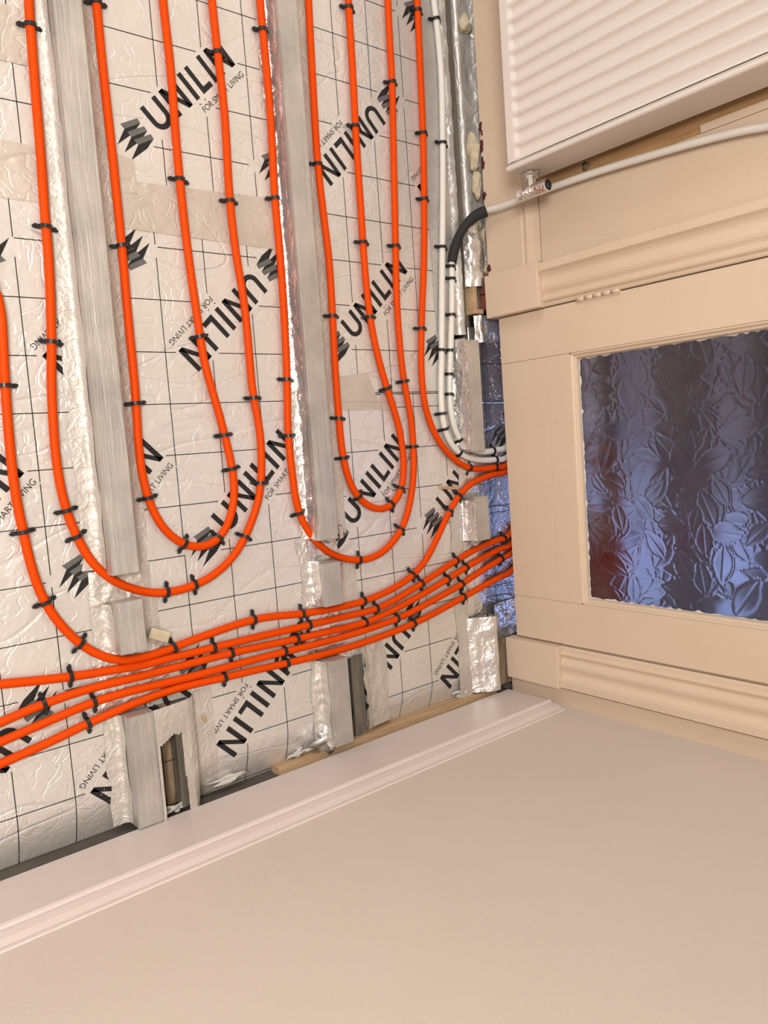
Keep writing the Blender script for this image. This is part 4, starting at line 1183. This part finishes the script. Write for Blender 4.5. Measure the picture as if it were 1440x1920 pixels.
# ------------------------------------------------------------------ pipe clips
# one clip: thin strap bent over the pipe, a barbed foot on either side
arc = [(-0.0112, -0.0085)] + [(-0.0108 * math.cos(a), 0.0108 * math.sin(a)) for a in np.linspace(0, math.pi, 15)] + [(0.0112, -0.0085)]
inn = [(-0.0088, -0.0085)] + [(-0.0088 * math.cos(a), 0.0088 * math.sin(a)) for a in np.linspace(0, math.pi, 15)] + [(0.0088, -0.0085)]
prof = arc + inn[::-1]
o = extrude_profile('strap', prof, 'x', -0.0035, 0.0035, 'black_plastic')
ME_STRAP = o.data
bpy.data.objects.remove(o)
bm = bmesh.new()
for (x0, x1, y0, y1, z0, z1) in ((-0.0034, 0.0034, 0.0098, 0.0190, -0.0088, -0.0022),):
    v, f = box_vf(x0, x1, y0, y1, z0, z1)
    vs = [bm.verts.new(p) for p in v]
    for q in f:
        bm.faces.new([vs[i] for i in q])
for v in bm.verts:
    if v.co.y > 0.015:
        v.co.z -= 0.0006 if v.co.z > -0.005 else -0.0012
        v.co.x *= 1.25
bmesh.ops.bevel(bm, geom=bm.edges[:], offset=0.0007, segments=2, affect='EDGES')
ME_FOOT = bpy.data.meshes.new('foot')
bm.to_mesh(ME_FOOT)
bm.free()
ME_FOOT.materials.append(MATS['black_plastic'])
ME_TAG = pyobj('barb', *box_vf(-0.0022, 0.0022, 0.0182, 0.0216, -0.0080, -0.0040), 'black_plastic')
_o = ME_TAG
ME_TAG = _o.data
bpy.data.objects.remove(_o)
rc = random.Random(3)
for k, lst in CLIPS.items():
    path = PATHS[k]
    for i, (x, y) in enumerate(lst):
        d = np.hypot(path[:, 0] - x, path[:, 1] - y) + (path[:, 2] > 0.03) * 9
        j = int(np.clip(d.argmin(), 1, len(path) - 2))
        t = path[j + 1] - path[j - 1]
        root = tag(empty('pipe_clip', tuple(path[j])), None, 'clip', 'black pipe clips')
        frm = 'from the left' if k in ('Pa', 'Pb', 'Pc', 'Pd', 'Pe') else 'from its left end' if k[0] == 'L' else 'from the top'
        root['label'] = f'black clip, {ORD[i]} {frm}, on the {ROUTES[k]}'
        root.rotation_euler = (rc.uniform(-0.04, 0.04), 0, math.atan2(t[1], t[0]) + rc.uniform(-0.12, 0.12))
        for s in (1, -1):
            f_ = link('foot', ME_FOOT, None, root)
            if s < 0:
                f_.rotation_euler = (0, 0, math.pi)
            b_ = link('barb', ME_TAG, None, f_)
            b_.rotation_euler = (0, 0, rc.uniform(-0.05, 0.05))
        link('strap', ME_STRAP, None, root)

# ------------------------------------------------------------------ radiator
RX1, RX0, RZ0, RZ1, RY0, RY1 = -0.594, -1.66, 0.232, 0.93, 1.400, 1.500
rad = tag(empty('radiator', ((RX0 + RX1) / 2, RY1, RZ0)), 'white ribbed panel radiator on the door wall left of the door', 'radiator')
roff = Vector((-(RX0 + RX1) / 2, -RY1, -RZ0))


def rpart(o):
    o.data.transform(Matrix.Translation(roff))
    return o


# ribbed front sheet
pitch = 0.0330
fx0, fx1 = RX0 + 0.010, RX1 - 0.016
cuts = []
x = fx1
col = []
k = 0
while x > fx0 + pitch:
    for dx, hh in ((0.0, 0.0), (0.0045, 0.0), (0.0060, 0.10), (0.0085, 0.72), (0.0105, 0.95), (0.0130, 1.0), (0.0235, 1.0), (0.0260, 0.95), (0.0280, 0.72), (0.0310, 0.10)):
        col.append((x - dx, hh))
    x -= pitch
    k += 1
col.append((x, 0.0))
xs = np.array([c[0] for c in col])
hs = np.array([c[1] for c in col])
zz = np.array([RZ0 + 0.0005, RZ0 + 0.014, RZ0 + 0.020, RZ0 + 0.024, RZ0 + 0.030, RZ0 + 0.034, RZ1 - 0.034, RZ1 - 0.026, RZ1 - 0.014, RZ1 - 0.0005])
zr = np.array([0, 0, 0.0, 0.12, 0.88, 1.0, 1.0, 0.12, 0.0, 0.0])
Xg, Zg = np.meshgrid(xs, zz, indexing='ij')
Yg = RY0 - 0.0008 + 0.0070 * hs[:, None] * zr[None]
nx_, nz_ = Xg.shape
vs = np.stack([Xg, Yg, Zg], -1).reshape(-1, 3)
fs = [(i * nz_ + j, i * nz_ + j + 1, (i + 1) * nz_ + j + 1, (i + 1) * nz_ + j) for i in range(nx_ - 1) for j in range(nz_ - 1)]
me = bpy.data.meshes.new('front_panel')
me.from_pydata([tuple(map(float, v)) for v in vs], [], fs)
o = link('front_panel', me, 'radiator_white', rad, True)
bm = bmesh.new()
bm.from_mesh(me)
bmesh.ops.recalc_face_normals(bm, faces=bm.faces)
if sum(f.normal.y for f in bm.faces) > 0:
    bmesh.ops.reverse_faces(bm, faces=bm.faces)
bm.to_mesh(me)
bm.free()
for p in me.polygons:
    p.use_smooth = True
o.modifiers.new('edge_split', 'EDGE_SPLIT').split_angle = math.radians(50)
rpart(o)
# rim of the sheet folded back, back panel, side and top covers
rpart(boxes('front_rim', [(RX0, RX1 - 0.012, RY0 + 0.004, RY0 + 0.022, RZ0 - 0.0015, RZ0 + 0.003)], 'radiator_white', rad, 0.0008))
rpart(boxes('front_rim', [(RX1 - 0.0165, RX1 - 0.0125, RY0 + 0.0035, RY0 + 0.022, RZ0, RZ1)], 'radiator_white', rad, 0.0008))
rpart(boxes('back_panel', [(RX0 + 0.02, RX1 - 0.02, RY1 - 0.016, RY1 - 0.004, RZ0 + 0.004, RZ1 - 0.004)], 'radiator_white', rad))
side = extrude_profile('side_cover', [(RX1 - 0.0115, RY0 + 0.0005), (RX1 - 0.009, RY0 - 0.0015), (RX1 - 0.004, RY0 - 0.0015), (RX1 - 0.001, RY0 + 0.0005), (RX1, RY0 + 0.004),
                                        (RX1, RY1), (RX1 - 0.0115, RY1)], 'z', RZ0 - 0.004, RZ1 + 0.004, 'radiator_white', rad)
rpart(side)
rpart(boxes('side_cover', [(RX0 - 0.004, RX0 + 0.008, RY0 - 0.001, RY1, RZ0 - 0.004, RZ1 + 0.004)], 'radiator_white', rad, 0.002))
rpart(boxes('top_grille', [(RX0 + 0.008, RX1 - 0.012, RY0 + 0.006, RY1, RZ1 - 0.002, RZ1 + 0.003)], 'radiator_white', rad, 0.001))
# chrome valve on the lower corner
VX, VY = -0.552, 1.452


def turned(name, prof, axis, origin, mat, parent, sides=20):
    """lathe: prof of (distance along axis, radius)"""
    vs, fs = [], []
    for d, r in prof:
        for k in range(sides):
            a = 2 * math.pi * k / sides
            c, s = r * math.cos(a), r * math.sin(a)
            vs.append({'z': (origin[0] + c, origin[1] + s, origin[2] + d), 'x': (origin[0] + d, origin[1] + c, origin[2] + s)}[axis])
    n = len(prof)
    for i in range(n - 1):
        for k in range(sides):
            k2 = (k + 1) % sides
            q = (i * sides + k, i * sides + k2, (i + 1) * sides + k2, (i + 1) * sides + k)
            fs.append(q if axis == 'z' else q)
    fs.append(tuple(range(sides))[::-1])
    fs.append(tuple((n - 1) * sides + k for k in range(sides)))
    me = bpy.data.meshes.new(name)
    me.from_pydata([tuple(map(float, v)) for v in vs], [], fs)
    bm = bmesh.new()
    bm.from_mesh(me)
    bmesh.ops.recalc_face_normals(bm, faces=bm.faces)
    bm.to_mesh(me)
    bm.free()
    return link(name, me, mat, parent, True)


val = turned('valve', [(0, 0.0112), (0.001, 0.0138), (0.013, 0.0138), (0.014, 0.0118), (0.020, 0.0118), (0.024, 0.0138), (0.046, 0.0142), (0.047, 0.0152),
                       (0.080, 0.0152), (0.082, 0.0140), (0.082, 0.0118), (0.072, 0.0115)], 'z', (VX, VY, 0.220), 'chrome', rad)
val['label'] = 'chrome radiator valve'
rpart(val)
val.modifiers.new('edge_split', 'EDGE_SPLIT').split_angle = math.radians(35)
cv = turned('valve_hole_shade', [(0, 0.0113), (0.003, 0.0113)], 'z', (VX, VY, 0.2935), 'hole_shade', val)  # dark disc painted as the shade inside the valve's open end
rpart(cv)
nt_ = turned('union_nut', [(0, 0.0190), (0.002, 0.0200), (0.004, 0.0200), (0.005, 0.0160), (0.015, 0.0160), (0.016, 0.0120), (0.034, 0.0120)], 'x', (RX1, VY, 0.256), 'chrome', val, 8)
rpart(nt_)
nt_.modifiers.new('edge_split', 'EDGE_SPLIT').split_angle = math.radians(35)

# ------------------------------------------------------------------ debris and odd bits


def lump(name, label, cat, c, r, mat, seed, group=None, rough=0.45, subdiv=3):
    bm = bmesh.new()
    bmesh.ops.create_icosphere(bm, subdivisions=subdiv, radius=1.0)
    for v in bm.verts:
        p = v.co.copy()
        n_ = float(vnoise(np.array(p.x * 2.2 + p.z), np.array(p.y * 2.2 - p.z * 0.7), seed)) - 0.5
        v.co = Vector((p.x * r[0], p.y * r[1], p.z * r[2])) * (1 + rough * n_ * 2)
    me = bpy.data.meshes.new(name)
    bm.to_mesh(me)
    bm.free()
    o = link(name, me, mat, None, True)
    o.location = c
    return tag(o, label, cat, group)


FG = 'blobs of expanding foam along the door wall'
lump('foam_blob', 'long cream foam blob at the wall foot left of the radiator corner', 'foam', (-0.735, 1.520, 0.014), (0.045, 0.013, 0.016), 'foam_cream', 1, FG)
lump('foam_blob', 'cream foam blob just above the black sleeve', 'foam', (-0.655, 1.524, 0.014), (0.036, 0.014, 0.014), 'foam_cream', 2, FG)
lump('foam_blob', 'cream foam blob at the top of the glossy wall foil', 'foam', (-1.045, 1.522, 0.010), (0.022, 0.020, 0.012), 'foam_cream', 3, FG)
lump('foam_blob', 'cream foam squeezed out below the black sleeve', 'foam', (-0.505, 1.532, 0.012), (0.050, 0.010, 0.014), 'foam_cream', 4, FG)
lump('foam_blob', 'small grey foam lump above the wood block by the plinth', 'foam', (-0.425, 1.533, 0.014), (0.022, 0.011, 0.013), 'foam_cream', 5, FG)
lump('foam_blob', 'whitish foam oozing along the skirting in the right corner', 'foam', (0.674, 1.385, -0.006), (0.009, 0.030, 0.006), 'dust', 6, 'foam along the right skirting', 0.95)
lump('foam_blob', 'whitish foam oozing along the skirting below the middle joist', 'foam', (0.676, 0.865, -0.008), (0.008, 0.026, 0.006), 'dust', 7, 'foam along the right skirting', 0.95)
lump('foam_blob', 'whitish foam crumbs along the skirting below the left joist', 'foam', (0.690, 0.562, 0.010), (0.008, 0.020, 0.007), 'dust', 8, 'foam along the right skirting', 0.95)
lump('foam_blob', 'whitish foam crust along the skirting right of the torn foil', 'foam', (0.678, 0.690, -0.008), (0.008, 0.034, 0.006), 'dust', 9, 'foam along the right skirting', 0.95)
lump('foil_lump', 'crushed shiny foil lump at the foot of the middle joist', 'foil', (0.660, 0.925, 0.010), (0.022, 0.022, 0.016), 'shiny_foil', 10, None, 0.9)
for i, (x, c) in enumerate(((-0.775, 0.016), (-0.735, 0.014), (-0.690, 0.017), (-0.615, 0.012), (-0.432, 0.008))):
    lump('paint_flake', ['dark red paint flake at the wall foot, topmost of five', 'dark red paint flake at the wall foot, second of five', 'long dark red paint flake at the wall foot, third of five',
                         'dark red paint flake just above the black sleeve', 'dark red paint flake just above the plinth block'][i], 'paint flake', (x, 1.5275, 0.040), (c, 0.0025, 0.006), 'red_paint', 20 + i,
         'dark red paint flakes', 0.8, 2)
wbk = tag(boxes('wood_block', [(-0.405, -0.328, 1.484, 1.497, -0.03, 0.020), (-0.328, -0.316, 1.484, 1.518, -0.03, 0.020)], 'wood_pale', None, 0.0015), 'pale wood block in the corner under the hinge-side plinth', 'wood block')
boxes('mortar_infill', [(-0.404, -0.3285, 1.4972, 1.5185, -0.03, 0.012)], 'masonry', wbk, 0.003)
tag(boxes('brick_piece', [(-0.418, -0.368, 1.519, 1.540, -0.01, 0.034)], 'brick_red', None, 0.003), 'red brick piece under the hinge-side plinth, upper one', 'brick', 'brick pieces under the plinth')
tag(boxes('brick_piece', [(-0.366, -0.325, 1.519, 1.542, -0.01, 0.034)], 'brick_red', None, 0.003), 'red brick piece under the hinge-side plinth, lower one', 'brick', 'brick pieces under the plinth')
# pale wooden strip between the boards and the skirting
tag(prism('wood_batten', [(0.686, 0.80), (0.682, 1.10), (0.685, 1.49), (0.7025, 1.49), (0.7025, 0.80)], -0.022, 0.014, 'wood_pale', None, 0.0015), 'thin pale wooden batten under the right skirting', 'batten')
o = boxes('wood_splinter', [(-0.004, 0.004, -0.036, 0.030, 0.0, 0.004)], 'wood_pale', None, 0.001)
o.location = (0.128, 1.372, 0.0014)
o.rotation_euler = (0, 0, -0.12)
tag(o, 'pale wood splinter beside the orange pipe bend at the doorway', 'wood splinter', 'wood splinters')
o = boxes('wood_chip', [(-0.008, 0.008, -0.0035, 0.0035, 0.0, 0.003)], 'wood_pale', None, 0.001)
o.location = (0.530, 0.643, 0.0042)
o.rotation_euler = (0, 0, 0.35)
tag(o, 'small wood chip on the wide foil sheet right of the left joist', 'wood chip')
o = boxes('foam_offcut', [(-0.011, 0.011, -0.022, 0.018, 0.0, 0.016)], 'foam_cream', None, 0.003)
o.location = (0.340, 0.566, 0.004)
o.rotation_euler = (0.1, 0, -0.45)
tag(o, 'small cream foam offcut right of the left joist above the bundle', 'foam')


def specks(name, label, n, rect, size, mat, seed, z=0.0008, bias=1.0):
    r = random.Random(seed)
    vs, fs = [], []
    for _ in range(n):
        cx = rect[1] - (rect[1] - rect[0]) * r.random() ** bias
        cy = r.uniform(rect[2], rect[3])
        s = r.uniform(0.4, 1.0) * size
        a = r.uniform(0, 6.28)
        b0 = len(vs)
        for q in range(4):
            vs.append((cx + s * r.uniform(0.5, 1) * math.cos(a + q * 1.57), cy + s * 0.6 * r.uniform(0.5, 1) * math.sin(a + q * 1.57), z + r.uniform(0, 0.0004)))
        vs.append((cx, cy, z + s * 0.35))
        for q in range(4):
            fs.append((b0 + q, b0 + (q + 1) % 4, b0 + 4))
    vs = [(x, y, z_ + 0.0006 - (droop(x) if z > 0 else 0)) for x, y, z_ in vs]
    return tag(pyobj(name, vs, fs, mat), label, 'debris', None, 'stuff')


specks('plaster_dust', 'white plaster crumbs scattered along the right skirting at the lower left', 260, (0.50, 0.690, 0.20, 0.46), 0.0026, 'dust', 4, bias=1.8)
specks('dirt_crumbs', 'dark dirt crumbs scattered over the foil boards', 260, (-0.9, 0.68, 0.2, 1.36), 0.0016, 'dirt', 5)
specks('dirt_crumbs', 'dark dirt crumbs in front of the corner by the door', 120, (0.52, 0.684, 1.06, 1.36), 0.0018, 'dirt', 6, bias=1.4)
specks('plaster_dust', 'fine pale crumbs in the gap beside the middle joist', 120, (0.60, 0.684, 0.985, 1.05), 0.0022, 'dust', 8, z=-0.029)

pl = lump('wall_plug', 'grey plugged screw hole in the bare wood behind the radiator', 'wall plug', (-0.592, 1.5350, 0.345), (0.008, 0.003, 0.012), 'masonry', 33, None, 0.7, 2)
